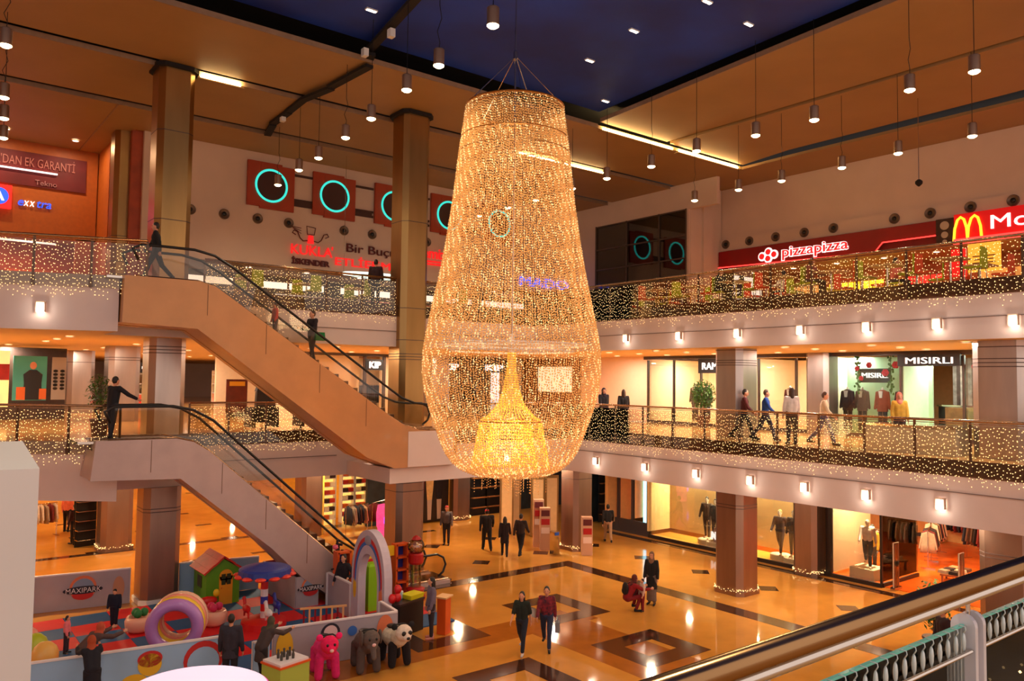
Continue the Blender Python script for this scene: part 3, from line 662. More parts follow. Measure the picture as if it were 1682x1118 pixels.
def person(label, loc, rz, h=1.72, pose='stand', top=(40, 40, 50), legs=(40, 42, 60), hair='dark', hl=.0, coat=0.0, skirt=0.0, shoes=(25, 20, 20), scarf=None, bag=None, bagcol=(30, 25, 25), sleeves=True, female=False, group=None, vox=.013, cap=None, head=0, mann=None, face=True, name='person', cat='person', top_name='jacket', stocky=1.0, z_off=0):
    t = thing(name, label, cat, loc, rz, group); P = POSES[pose]; k = h/1.75; D = math.radians; st = stocky
    skin = mann or SKIN
    # skeleton
    hw = .095*k; sh = (.165 if female else .185)*k*st; th = .43*k; sn = .42*k; ua = .29*k; fa = .25*k
    def leg(side, hip, knee):
        a = D(hip); d1 = Vector((0, math.sin(a), -math.cos(a))); b = a-D(knee); d2 = Vector((0, math.sin(b), -math.cos(b)))
        H = Vector((side*hw, 0, 0)); K = H+d1*th; A = K+d2*sn; return H, K, A, b
    LL, RR = leg(-1, *P['L']), leg(1, *P['R'])
    low = min(LL[2].z, RR[2].z)-.085*k
    pel = Vector((0, 0, -low)); 
    ln = -D(P['lean']); tor = lambda v: pel+rx(Vector(v), ln)
    chest = tor((0, 0, .36*k)); neck = tor((0, 0, .50*k)); headc = neck+rx(Vector((0, .012, .155*k)), ln*.6)
    def arm(side, f, ab, el):
        S_ = tor((side*sh, 0, .46*k)); a = D(f)
        d = Vector((side*math.sin(D(ab)), math.sin(a)*math.cos(D(ab)), -math.cos(a)*math.cos(D(ab)))); E = S_+d*ua
        b = a+D(el); d2 = Vector((-side*.12*(el > 60) + side*math.sin(D(ab))*.4, math.sin(b), -math.cos(b))).normalized(); W = E+d2*fa; return S_, E, W, d2
    AL, AR = arm(-1, *P['aL']), arm(1, *P['aR'])
    m = MB(); r = k*st
    # body: trunk, limbs, neck, head with face, hands with five fingers, feet
    for x in (-.05, .05): m.cap(pel+Vector((x*k, 0, .02)), chest+rx(Vector((x*1.1*k, 0, 0)), ln), .095*r, .105*r)
    m.cap(tor((-sh*.8, 0, .44*k)), tor((sh*.8, 0, .44*k)), .065*r, .065*r); m.cap(neck-rx(Vector((0, 0, .06)), ln), neck+rx(Vector((0, 0, .07*k)), ln), .052*k, .048*k)
    m.ell(headc, (.074*k, .092*k, .115*k), 14); m.cap(headc+Vector((0, .075*k, -.0)), headc+Vector((0, .1*k, -.025*k)), .009*k, .015*k, 6)
    m.ell(headc+Vector((0, .05*k, -.075*k)), (.045*k, .04*k, .035*k), 10)
    for s in (-1, 1): m.ell(headc+Vector((s*.076*k, 0, -.01)), (.012*k, .022*k, .032*k), 8)
    for (H, K, A, b), s in ((LL, -1), (RR, 1)):
        H, K, A = H+pel, K+pel, A+pel
        m.cap(H, K, .085*r, .055*r); m.cap(K, A, .055*r, .036*r)
        m.cap(A+Vector((0, -.03*k, -.045*k)), A+Vector((s*.02, .15*k, -.055*k)), .035*k, .028*k)
    for (S_, E, W, d2), s in ((AL, -1), (AR, 1)):
        m.cap(S_, E, .05*r, .038*k); m.cap(E, W, .038*k, .026*k)
        u = Vector((0, 1, 0)) if abs(d2.y) < .8 else Vector((0, 0, 1)); u = (u-d2*u.dot(d2)).normalized(); v = d2.cross(u)*s
        for q in (-.6, 0, .6): m.cap(W, W+d2*.075*k+u*q*.03*k, .02*k, .017*k, 6)
        for q, fl in ((-1, .055), (-.35, .07), (.35, .075), (1, .068)):
            p0 = W+d2*.085*k+u*q*.03*k; p1 = p0+(d2*.8-v*.25+u*q*.12)*fl*k*.55; p2 = p1+(d2*.7-v*.7)*fl*k*.45
            m.cap(p0, p1, .0095, .0088, 6); m.cap(p1, p2, .0088, .008, 6)
        p0 = W+d2*.03*k+u*.03*k; p1 = p0+(u*.6+d2*.7)*.045*k; m.cap(p0, p1, .011, .0095, 6); m.cap(p1, p1+(d2-v*.4)*.028, .0095, .0085, 6)
    put('body', remesh(m, vox), skin, t)
    g = .016
    if not mann or True:
        if legs is not None:
            m = MB()
            if skirt:
                zz = pel.z*(1-skirt); m.lathe([(.17*r, zz), (.16*r, pel.z*.7), (.135*r, pel.z), (.12*r, pel.z+.06)], 14, sy=.8)
            for (H, K, A, b), s in ((LL, -1), (RR, 1)):
                H, K, A = H+pel, K+pel, A+pel; m.cap(H, K, .085*r+g, .056*r+g); m.cap(K, K+(A-K)*.93, .056*r+g, .04*r+g)
            m.cap(pel+Vector((-.05*k, 0, .0)), pel+Vector((.05*k, 0, 0)), .1*r+g, .1*r+g)
            put('skirt' if skirt else 'trousers', remesh(m, .02), cloth('cloth_%d_%d_%d' % legs, *legs), t)
            for (H, K, A, b), s in ((LL, -1), (RR, 1)):
                A = A+pel; m = MB(); m.cap(A+Vector((0, -.035*k, -.045*k)), A+Vector((s*.02, .16*k, -.052*k)), .044*k, .036*k); m.cap(A+Vector((0, -.03*k, 0)), A+Vector((0, -.03*k, -.04*k)), .042*k, .045*k); put('shoe', remesh(m, .018), cloth('leather_%d_%d_%d' % shoes, *shoes), t)
        if top is not None:
            m = MB(); g2 = .022
            for x in (-.05, .05): m.cap(pel+Vector((x*k, 0, .06)), chest+rx(Vector((x*1.1*k, 0, 0)), ln), .1*r+g2, .105*r+g2)
            m.cap(tor((-sh*.85, 0, .44*k)), tor((sh*.85, 0, .44*k)), .065*r+g2, .065*r+g2)
            if coat: m.lathe([(.19*r, pel.z*(1-coat)), (.17*r, pel.z*.9), (.14*r, pel.z+.12)], 14, sy=.75)
            for (S_, E, W, d2), s in ((AL, -1), (AR, 1)):
                m.cap(S_, E, .05*r+g2, .038*k+g2)
                if sleeves: m.cap(E, E+(W-E)*.92, .04*k+g2, .03*k+g2*.8)
            put(top_name, remesh(m, .02), top if hasattr(top, 'node_tree') else cloth('cloth_%d_%d_%d' % top, *top), t)
    if hair:
        m = MB(); m.ell(headc+Vector((0, -.018*k, .02*k)), (.082*k, .095*k, .115*k), 14)
        if hl: m.cap(headc+Vector((0, -.05*k, 0)), headc+Vector((0, -.07*k, -hl*k)), .078*k, .06*k); [m.cap(headc+Vector((s*.055*k, -.02*k, 0)), headc+Vector((s*.065*k, -.03*k, -hl*.8*k)), .04*k, .03*k) for s in (-1, 1)]
        me = remesh(m, .016)
        bm = bmesh.new(); bm.from_mesh(me); bmesh.ops.delete(bm, geom=[v for v in bm.verts if v.co.y > headc.y+.055*k and v.co.z < headc.z+.055*k], context='VERTS'); bm.to_mesh(me); bm.free()
        put('hair', me, HAIR[hair], t)
    if scarf:
        m = MB(); m.ell(headc+Vector((0, -.015, .015)), (.094*k, .1*k, .128*k), 14); m.cap(headc+Vector((0, -.02, -.06)), neck+Vector((0, -.0, -.04)), .085*k, .12*k); me = remesh(m, .018)
        bm = bmesh.new(); bm.from_mesh(me); bmesh.ops.delete(bm, geom=[v for v in bm.verts if v.co.y > headc.y+.05*k and headc.z-.09*k < v.co.z < headc.z+.055*k and abs(v.co.x) < .06*k], context='VERTS'); bm.to_mesh(me); bm.free()
        put('headscarf', me, cloth('scarf_%d_%d_%d' % scarf, *scarf), t)
    if cap:
        m = MB(); m.ell(headc+Vector((0, -.01, .045*k)), (.088*k, .1*k, .085*k), 12); put('cap', remesh(m, .018), cloth('cap_%d_%d_%d' % cap, *cap), t)
    if face and not mann:
        for s in (-1, 1): m = MB(); m.ell(headc+Vector((s*.03*k, .084*k, .012*k)), (.011*k, .007*k, .007*k), 8); m.build('eye', HAIR['dark'], t)
        m = MB(); m.ell(headc+Vector((0, .091*k, -.062*k)), (.022*k, .008*k, .006*k), 8); m.build('mouth', C('lips', 160, 70, 60, .5), t)
    bm_ = cloth('bag_%d_%d_%d' % bagcol, *bagcol)
    def bagthing(nm, lab, m):
        b = m.build(nm, bm_, None); b.matrix_world = Matrix.Translation(loc) @ Matrix.Rotation(rz, 4, 'Z'); tag(b, lab, 'bag')
    if bag == 'back':
        m = MB(); c0 = tor((0, -.19*k, .24*k)); m.ell(c0, (.15*k, .09*k, .21*k), 12); m.ell(c0+Vector((0, -.06, -.06)), (.1*k, .05*k, .1*k), 10)
        for s in (-1, 1): m.tube([tor((s*.09*k, -.14*k, .4*k)), tor((s*.11*k, .0, .55*k)), tor((s*.11*k, .135*k, .4*k)), tor((s*.12*k, .12*k, .2*k)), tor((s*.1*k, -.14*k, .12*k))], .014, 6)
        bagthing('backpack', 'backpack of the '+' '.join(label.split()[:9]), m)
    if bag in ('handR', 'handL'):
        W = (AR if bag == 'handR' else AL)[2]; s = 1 if bag == 'handR' else -1; c0 = W+Vector((s*.06, 0, -.26*k))
        m = MB(); m.box(c0, (.12, .3*k, .26*k), top=.85); m.tube([c0+Vector((0, -.09, .11)), c0+Vector((0, -.05, .22)), c0+Vector((0, .05, .22)), c0+Vector((0, .09, .11))], .008, 6)
        bagthing('handbag', 'bag carried by the '+' '.join(label.split()[:9]), m)
    return t
AWAY = -math.radians(38.1)
# ---- ground floor
person('woman in a dark green T-shirt and jeans walking in the middle of the hall', (12.95, 15.95, 0), 2.2, 1.62, 'walk', (26, 34, 26), (30, 34, 48), 'dark', .22, sleeves=False, female=True, shoes=(200, 190, 190), top_name='t_shirt')
person('woman in a red plaid shirt walking in the middle of the hall', (13.65, 15.8, 0), 2.35, 1.68, 'walk', mat('plaid_shirt', srgb(150, 40, 50), .9, noise=.8, nscale=14, col2=srgb(40, 20, 40)), (34, 44, 72), 'dark', .05, bag='handL', bagcol=(130, 128, 130), female=True, top_name='shirt')
person('woman in a long black coat and pale headscarf standing beside the crouching woman', (18.95, 16.95, 0), AWAY+2.7, 1.66, 'stand', (24, 18, 18), (110, 92, 84), None, coat=.45, skirt=.86, scarf=(130, 92, 66), female=True, top_name='coat')
person('woman in a long red coat crouching on the marble before a small child', (17.75, 16.85, 0), -1.9, 1.66, 'squat', (140, 14, 22), (120, 14, 20), None, coat=.0, scarf=(96, 40, 30), bag='back', bagcol=(30, 18, 18), female=True, top_name='coat')
person('small child in white and red standing in front of the crouching woman', (18.15, 16.6, 0), 1.2, 1.0, 'stand', (215, 180, 165), (130, 20, 30), 'dark', .0, female=True, top_name='top')
person('boy in grey with a red bag standing near the dark shop windows', (18.6, 28, 0), 2.4, 1.68, 'stand', (88, 78, 84), (34, 30, 40), 'dark', cap=(150, 40, 40), bag=None)
person('stout man in a black puffer jacket and red cap walking away', (19.3, 26.1, 0), AWAY+.2, 1.78, 'walk', (22, 18, 22), (20, 18, 24), 'dark', cap=(200, 30, 30), stocky=1.22)
person('woman in a long dark brown coat walking beside the man in a suit jacket', (19.25, 24.85, 0), AWAY, 1.64, 'walk', (34, 16, 20), (26, 18, 26), 'dark', .2, coat=.35, female=True, top_name='coat')
person('man in a dark suit jacket striding toward the display panels', (19.85, 24.6, 0), -1.0, 1.74, 'walk', (46, 34, 34), (24, 20, 26), 'dark')
person('man in a black jacket and beige trousers walking past the blue lit windows', (24.6, 24.5, 0), AWAY, 1.72, 'walk', (24, 18, 20), (170, 130, 100), 'dark')
person('child in an orange jacket before the glass doors at the back right', (27.7, 27.0, 0), AWAY, 1.15, 'stand', (225, 60, 30), (24, 20, 26), 'dark', vox=.02)
person('woman in a grey tunic with long dark hair at the toy table', (11.65, 18.2, 0), 1.25, 1.66, 'stand', (108, 96, 116), (50, 38, 44), 'dark', .3, coat=.18, shoes=(200, 130, 120), female=True, top_name='tunic')
person('man in a dark grey coat watching at the front fence', (6.15, 17.75, 0), AWAY+.1, 1.72, 'stand', (46, 40, 52), (24, 22, 30), 'dark', coat=.2, top_name='coat')
person('woman in a brown coat and olive headscarf at the front fence', (6.75, 17.5, 0), AWAY-.5, 1.62, 'lean', (66, 52, 50), (34, 26, 30), None, scarf=(78, 70, 52), coat=.3, female=True, top_name='coat')
person('woman with a patterned headscarf in a black coat at the left end of the fence', (3.5, 18.2, 0), AWAY+.6, 1.62, 'lean', (22, 18, 30), (26, 22, 34), None, scarf=(170, 70, 34), coat=.3, female=True, top_name='coat')
person('crouching woman with a brown jacket at the left edge of the play area', (3.55, 19.6, 0), -1.2, 1.62, 'bend', (84, 58, 54), (30, 22, 24), None, scarf=(190, 80, 50), female=True)
person('toddler in a dark snowsuit standing on the play mats', (5.1, 24.0, .03), 2.6, 1.05, 'stand', (22, 20, 42), (24, 22, 40), 'dark', cap=(20, 16, 30), stocky=1.15)
person('little girl in pink and yellow by the left edge of the play mats', (3.7, 22.4, .03), -2.0, .95, 'stand', (235, 120, 130), (60, 40, 50), 'dark', .04, female=True, top_name='top')
person('girl in a black and white top sitting inside the fence corner', (9.25, 18.75, .03), 1.0, 1.1, 'sit', (225, 205, 180), (30, 30, 40), 'dark', .1, female=True, top_name='top')
person('person in a salmon shirt browsing in the far left shop', (6.4, 39.8, 0), AWAY, 1.72, 'stand', (226, 116, 84), (28, 20, 24), 'dark', vox=.02)
person('person in a dark striped jacket by the shoe racks at the far left', (6.2, 36.8, 0), .5, 1.66, 'stand', (70, 40, 40), (26, 20, 24), 'dark', vox=.02)
person('attendant in black beside the entrance of the play area', (10.9, 21.9, .0), 2.0, 1.7, 'akimbo', (26, 20, 30), (30, 22, 34), 'dark', .12, female=True)
person('dark clad visitor standing on the ground floor just left of the near rail post', (20.0, 8.7, 0), 1.0, 1.7, 'stand', (40, 14, 20), (26, 18, 22), 'dark', coat=.3)
# ---- middle gallery
person('man in a black jacket holding the handrail at the top of the lower escalator', (4.75, 23.45, 5.16), -1.1, 1.76, 'rail', (22, 18, 26), (42, 38, 44), 'dark', coat=.12)
person('woman in a dark headscarf with a bag walking on the right middle gallery', (21.1, 21.3, L1), 2.8, 1.66, 'walk', (26, 18, 26), (60, 40, 50), None, scarf=(40, 22, 34), bag='handL', female=True)
person('woman with brown hair walking behind the scarfed woman on the middle gallery', (21.3, 20.45, L1), AWAY, 1.62, 'walk', (24, 18, 22), (60, 44, 50), 'brown', .16, female=True)
person('man in a blue sweater walking along the middle gallery', (21.9, 14.85, L1), -2.6, 1.72, 'walk', (28, 66, 140), (40, 36, 60), 'brown', top_name='sweater')
person('man in a dark red jacket beside the man in blue', (21.7, 15.5, L1), -2.6, 1.72, 'walk', (80, 22, 24), (30, 22, 30), 'dark')
person('woman in black with a white jacket tied over her back on the middle gallery', (21.4, 13.6, L1), AWAY, 1.74, 'stand', (230, 215, 208), (22, 18, 24), 'brown', .16, bag=None, female=True)
person('man in a cream sweater walking on the middle gallery', (21.9, 12.85, L1), -2.7, 1.68, 'walk', (238, 206, 170), (60, 66, 110), 'brown', top_name='sweater')
person('woman in a yellow top sitting by the kiosk at the gallery edge', (21.9, 10.6, L1+.1), 2.2, 1.55, 'stand', (225, 170, 60), (80, 60, 60), None, scarf=(230, 130, 110), female=True, top_name='top')
# ---- riders and upper gallery
person('man in a dark jacket carrying a green bag riding the upper escalator', (10.35, 23.35, 7.32), 1.75, 1.74, 'carry', (36, 22, 30), (44, 40, 52), 'brown', bag=None)
person('person in red riding the upper escalator behind the handrail', (9.2, 23.5, 8.02), 1.5, 1.2, 'stand', (210, 60, 50), (90, 60, 60), 'dark', vox=.02)
person('man in black standing on the upper escalator landing', (5.7, 23.4, 9.52), 1.3, 1.76, 'walk', (30, 26, 26), (28, 22, 28), 'dark')
person('dark clad visitor leaning beside the tall central column on the upper gallery', (13.9, 25.9, L2), AWAY, 1.78, 'stand', (44, 14, 20), (30, 20, 26), 'dark')
person('visitor in black standing right of the tall central column on the upper gallery', (16.2, 27.2, L2), .8, 1.74, 'stand', (24, 16, 22), (24, 18, 24), 'dark', vox=.02)
for i, (x, y, c, r) in enumerate([(23.9, 20.2, (36, 26, 50), PI), (23.9, 17.1, (60, 44, 70), 0), (22.1, 16.8, (30, 30, 34), PI), (23.9, 15.4, (225, 220, 215), 0), (22.1, 13.4, (120, 30, 40), PI), (23.9, 11.7, (230, 120, 110), PI)]):
    person('diner in a %s top at the upper gallery tables, %s from the chandelier' % (['navy', 'mauve', 'black', 'white', 'crimson', 'coral'][i], ORD[i]), (x, y, L2), r, 1.66, 'sit', c, (40, 36, 50), 'dark', .1, group='seated diners on the upper gallery', vox=.02)
# green bag of the rider
m = MB(); m.box((0, 0, 0), (.34, .12, .26), top=.85); o = m.build('shopping_bag', cloth('green_bag', 20, 120, 60), loc=(10.5, 23.12, 8.2)); tag(o, 'green shopping bag carried by the rider on the upper escalator', 'bag')
# ================================================================ SIGNS
M_red = C('sign_red', 176, 12, 18, .4, noise=.05); M_redglow = mat('red_letter_glow', srgb(230, 20, 20), .4, emis=(1, .02, .02), est=.75)
M_neonred = mat('red_neon', srgb(255, 40, 40), .4, emis=(1, .05, .04), est=2.2); M_whiteglow = mat('white_letter_glow', (1, 1, 1), .4, emis=(1, .93, .9), est=1.1)
M_blueglow = mat('blue_letter_glow', srgb(20, 60, 230), .4, emis=(.03, .10, 1), est=1.6); M_maroon = C('maroon_letters', 96, 22, 24, .5)
M_yelglow = mat('yellow_glow', srgb(255, 200, 20), .4, emis=(1, .62, .03), est=1.5); M_teal = mat('teal_neon', srgb(40, 230, 210), .4, emis=(.05, .85, .75), est=.9)
M_signblk = C('sign_black', 24, 18, 18, .4, noise=.1)
def ysign(txt, x, z, size, m, w_, label, name='letter_sign', y=33.14, off=0.0, cat='sign'):
    o = text(txt, size, m, wallM('y', (x, y, z)), name=name, off=off, width=w_); tag(o, label, cat); return o
ysign('KUKLA', 13.56, 12.36, .62, M_redglow, 1.95, 'red illuminated word KUKLA on the back wall below the winged chef emblem')
ysign("'", 15.5, 12.42, .6, M_redglow, None, 'small red apostrophe mark after the word KUKLA')
ysign('İSKENDER', 13.64, 11.92, .34, M_maroon, 1.8, 'small dark word İSKENDER below the red word KUKLA', off=.012)
ysign('Bir Buçuk', 16.2, 12.72, .56, M_maroon, 3.0, 'dark maroon words Bir Buçuk above the red lettering left of the column')
ysign('ETLİEKMEK', 15.66, 12.06, .5, M_redglow, 3.75, 'red illuminated lettering ETLİEKM below the words Bir Buçuk')
t = thing('letter_sign', 'red word demiz with a double underline right of the central column', 'sign', (20.1, 33.14, 12.9))
text('Ademiz', .75, M_redglow, Matrix.Translation((-.6, 0, 0)) @ wallM('y', (0, 0, 0)), t, off=.005, width=2.2)
for z in (-.16, -.3): m = MB(); m.box((.5, 0, z), (2.1, .05, .07)); m.build('underline', M_redglow, t)
ysign('MADO', 26.4, 12.05, .72, M_blueglow, 3.5, 'blue illuminated word MADO seen through the chandelier')
t = thing('chef_emblem', 'winged chef hat emblem above the word KUKLA', 'emblem', (14.5, 33.13, 12.98))
m = MB(); m.tube([(-.16, 0, .3), (-.2, 0, .66), (.22, 0, .62), (.16, 0, .3)], .022, 6, closed=True); m.build('hat', M_maroon, t)
for s in (-1, 1):
    m = MB(); m.tube([(s*.15, 0, .02), (s*.35, 0, -.02), (s*.5, 0, .1), (s*.62, 0, .36), (s*.78, 0, .42), (s*.86, 0, .3), (s*.7, 0, .22)], .025, 6)
    for q in (.0, .12, .24): m.tube([(s*.45, 0, .3+q), (s*(.82+q*.4), 0, .5+q*.3)], .014, 5) if s < 0 else None
    m.build('wing_arm', M_maroon, t)
m = MB(); m.box((0, 0, .08), (.3, .06, .36), top=.7); m.build('apron', M_redglow, t)
# five orange panels with neon rings, linked by dark bars
M_or = C('rust_orange_panel', 172, 62, 26, .5, noise=.06, nscale=1)
for i, x in enumerate((11.55, 14.5, 17.6, 20.72, 23.9)):
    t = thing('neon_ring_panel', 'rust orange wall panel with a teal neon ring, %s from the left%s' % (ORD[i], ', behind the chandelier' if i == 4 else ''), 'wall panel', (x+1.05, 33.1, 15.15), 0, 'orange neon ring panels')
    m = MB(); m.box((-.28, 0, .03), (1.5, .12, 1.92)); m.box((.28, -.012, -.05), (1.52, .12, 1.92)); m.build('panel', M_or, t)
    m = MB(); m.tube([(.68*math.cos(a*PI/18), -.1, .68*math.sin(a*PI/18)) for a in range(36)], .048, 8, closed=True); m.build('neon_ring', M_teal, t)
    m = MB(); m.lathe([(.001, 0), (.62, 0), (.62, .03), (.001, .03)], 32, T=Matrix.Translation((0, -.075, 0)) @ Matrix.Rotation(PI/2, 4, 'X')); m.build('dark_disc', C('dark_brown_disc', 70, 36, 28, .5), t)
for i in range(4):
    x = (11.55, 14.5, 17.6, 20.72)[i]+2.12
    for z, lab in ((15.82, 'upper dark bar'), (14.72, 'lower double bar')):
        m = MB(); m.box((0, 0, 0), (1.1, .06, .1)); 
        if z < 15: m.box((0, 0, -.22), (1.1, .06, .1)); m.box((.0, .01, -.11), (1.0, .02, .14))
        o = m.build('connecting_bar', C('brown_bar', 70, 36, 26, .5), loc=(x+.4, 33.14, z)); tag(o, '%s between the %s and %s orange neon panels' % (lab, ORD[i], ORD[i+1]), 'bar', 'bars between the orange panels')
# round wall speakers
sp = None
def speaker(M_, label, r=.22):
    global sp
    if sp is None:
        m = MB(); m.lathe([(r, 0), (r, .05), (r*.9, .09), (r*.7, .06)], 20, cap=False); m.lathe([(r*.7, .06), (.001, .01)], 20, cap=False); a = m.build('grille_ring', C('speaker_grey', 120, 100, 86, .4, metal=.5))
        m = MB(); m.ell((0, 0, .06), (r*.42, r*.42, .05), 12); b = m.build('driver', M_black); sp = (a.data, b.data); bpy.data.objects.remove(a); bpy.data.objects.remove(b)
    t = thing('wall_speaker', label, 'speaker', (0, 0, 0), 0, 'round wall speakers'); t.matrix_world = M_
    for n, d in zip(('grille_ring', 'driver'), sp): o = bpy.data.objects.new(n, d); COL.objects.link(o); o.parent = t
for i, x in enumerate((9.31, 10.68, 12.1, 13.48, 16.13, 17.57, 20.6)): speaker(wallM('y', (x, 33.2, 13.68)), 'round grey speaker on the back wall, %s from the left' % ORD[i])
for i, y in enumerate((24.5, 23.11, 21.65, 20.15, 18.72, 15.99, 14.54, 13.02, 11.53, 10.1)): speaker(wallM('x', (32.81, y, 13.88)), 'round grey speaker on the right wall above the red signs, %s from the left' % ORD[i])
# pizza sign band
XS = 32.78
t = thing('pizza_sign', 'long dark red sign band reading pizzapizza with a red neon lower edge', 'sign', (XS, 19.5, 13))
m = MB(); poly = [(-5.3, .5), (5.25, .5), (5.25, -.06), (3.1, -.06), (2.75, -.44), (-5.3, -.26)]
vs = [(0, -a, z) for a, z in poly]+[(-.16, -a, z) for a, z in poly]; n = 6
vs = [(0, -a, z) for a, z in poly]+[(-.16, -a, z) for a, z in poly]
m.add(vs, [tuple(range(n)), tuple(range(2*n-1, n-1, -1))]+[((i+1) % n, i, i+n, (i+1) % n+n) for i in range(n)]); m.build('panel', C('dark_red_panel', 150, 14, 18, .4, noise=.12, nscale=1), t)
m = MB(); m.tube([(-.2, 5.3, -.3), (-.2, -2.75, -.48), (-.2, -3.1, -.1), (-.2, -5.25, -.1)], .03, 6); m.build('neon_edge', M_neonred, t)
text('pizzapizza', .68, M_whiteglow, wallM('x', (-.18, 1.72, -.16)), t, 'lettering_halo', ext=.02, off=.035, width=3.3)
text('pizzapizza', .68, M_redglow, wallM('x', (-.22, 1.68, -.16)), t, 'lettering', ext=.03, off=.0, width=3.22)
for nm, dx, r, mm in (('emblem_halo', -.17, .22, M_whiteglow), ('emblem_slice', -.21, .14, M_redglow)):
    for a, z in ((2.75, -.02), (2.4, .16), (2.1, .02), (2.42, -.14)): m = MB(); m.lathe([(.001, 0), (r, 0), (r, .03), (.001, .03)], 16, T=Matrix.Translation((dx, a, z)) @ Matrix.Rotation(-PI/2, 4, 'Y')); m.build(nm, mm, t)
t = thing('dotted_sign_panel', 'dark brown sign panel with three pale discs between the pizza and burger signs', 'sign', (XS, 13.9, 13))
m = MB(); m.box((-.1, 0, 0), (.2, .66, 1.05)); m.build('panel', C('brown_sign', 66, 40, 30, .5, noise=.2), t)
for z, r in ((.25, .17), (-.12, .13), (-.4, .09)): m = MB(); m.lathe([(.001, 0), (r, 0), (r, .03), (.001, .03)], 18, T=Matrix.Translation((-.2, 0, z)) @ Matrix.Rotation(-PI/2, 4, 'Y')); m.build('disc', C('pale_disc', 200, 180, 160, .5), t)
t = thing('burger_sign', "bright red sign with yellow double arches and white letters McDonald's", 'sign', (XS, 10, 13))
m = MB(); m.box((-.1, 0, .12), (.2, 7.1, 1.0)); m.build('panel', mat('bright_red_sign', srgb(215, 16, 22), .4, emis=(1, .01, .01), est=.35), t)
m = MB(); m.box((-.16, 0, -.46), (.3, 7.1, .2)); m.build('lower_band', M_neonred, t)
m = MB()
for s in (0, 1):
    c0 = 3.28-.5*s; m.tube([(-.26, c0+.26, -.42), (-.26, c0+.22, .05), (-.26, c0+.12, .38), (-.26, c0, .48), (-.26, c0-.12, .38), (-.26, c0-.21, .05), (-.26, c0-.24, -.36)], .052, 8)
m.build('arches', M_yelglow, t)
text("McDonald's", .75, M_whiteglow, wallM('x', (-.22, 2.3, -.12)), t, off=0.0, width=4.9)
def ybox(name, y0, y1, z0, z1, x, m_, label, cat, d=.08):
    m = MB(); m.box((0, 0, 0), (d, abs(y1-y0), z1-z0)); o = m.build(name, m_, loc=(x, (y0+y1)/2, (z0+z1)/2)); return tag(o, label, cat)
t = thing('menu_board', 'glowing yellow menu board below the burger arches', 'menu board', (32.9, 12.6, 11.88))
m = MB(); m.box((0, 0, 0), (.08, 1.15, 1.1)); m.build('lit_panel', mat('menu_yellow', srgb(255, 190, 40), .5, emis=(1, .5, .06), est=1.1), t)
m = MB()
for k in range(4): m.box((-.05, .0, .05-.13*k), (.02, .8-.12*(k % 2), .04))
m.build('menu_lines', M_maroon, t)
ybox('poster', 13.8, 13.25, 11.2, 12.3, 32.9, M_redglow, 'small red poster left of the yellow menu board', 'poster')
M_shopgold = mat('lit_shelf_gold', srgb(220, 160, 80), .6, emis=(1, .5, .15), est=.35, noise=.5, nscale=2.5)
# food court counters on the upper right
for i, (y, wd, c) in enumerate([(22.3, 2.5, (200, 120, 60)), (19, 3.4, (210, 60, 30)), (15.7, 2.4, (220, 130, 50)), (12.3, 3.2, (230, 90, 30)), (8.6, 3.2, (150, 60, 40))]):
    t = thing('food_counter', 'food court counter on the upper floor, %s from the chandelier' % ORD[i], 'counter', (33.2, y, L2), 0, 'food court counters')
    m = MB(); m.box((0, 0, .5), (.7, wd, 1.0)); m.build('front', C('counter_%d' % i, *c, .5, noise=.2), t)
    m = MB(); m.box((-.05, 0, 1.03), (.85, wd+.1, .06)); m.build('worktop', M_chrome, t)
    m = MB(); m.box((2.7, 0, 1.9), (.1, wd, .7)); m.build('menu_panel', [M_shopgold, M_yelglow, M_redglow, M_shopgold, M_redglow][i], t)
for i, (x, wd) in enumerate([(10.5, 3.5), (15, 3.5), (19.5, 3.6), (24, 3.4), (28, 3)]):
    t = thing('food_counter', 'food counter under the back wall of the upper floor, %s from the left' % ORD[i], 'counter', (x, 34.3, L2), 0, 'food court counters')
    m = MB(); m.box((0, 0, .5), (wd, .7, 1.0)); m.build('front', C('counterb_%d' % (i % 2), *((70, 80, 40), (120, 70, 40))[i % 2], .5, noise=.2), t)
    m = MB(); m.box((0, -.05, 1.03), (wd+.1, .85, .06)); m.build('worktop', M_chrome, t)
    m = MB(); m.box((0, 2.3, 1.75), (wd, .1, .3)); m.build('lit_strip', M_whiteglow, t)
t = thing('oval_ceiling_light', 'oval white ceiling light of the back food court, beside the green chairs', 'ceiling light', (16.9, 31.2, 11.75))
m = MB(); m.tube([(1.7*math.cos(a*PI/18), .7*math.sin(a*PI/18), -.3) for a in range(36)], .05, 8, closed=True); m.build('lit_tube', mat('oval_glow', (.9, 1, .9), .4, emis=(.8, 1, .85), est=2), t)
for s in (-1, 1): m = MB(); m.tube([(s*1.7, 0, -.3), (s*1.7, 0, 5)], .01, 5); m.build('wire', M_chrome, t)
# dining chairs and tables of the food court
def mk_chair(label, c):
    t = thing('dining_chair', label, 'chair', (0, 0, 0)); mm = C('chair_%d_%d_%d' % c, *c, .45, noise=.05)
    m = MB(); m.box((0, 0, .44), (.44, .44, .05)); m.build('seat', mm, t)
    m = MB(); m.box((0, -.2, .72), (.42, .04, .5), top=.9); m.build('backrest', mm, t)
    for a in (-1, 1):
        for b in (-1, 1): m = MB(); m.tube([(a*.18, b*.18, .42), (a*.21, b*.21, 0)], .014, 6); m.build('leg', M_chrome, t)
    return t
def mk_table(label):
    t = thing('dining_table', label, 'table', (0, 0, 0))
    m = MB(); m.box((0, 0, .73), (.75, .75, .04)); m.build('table_top', C('table_cream', 200, 170, 120, .3), t); m = MB(); m.cyl((0, 0, .02), .03, .7, 8); m.lathe([(.25, 0), (.22, .03)], 14); m.build('pedestal', M_chrome, t); return t
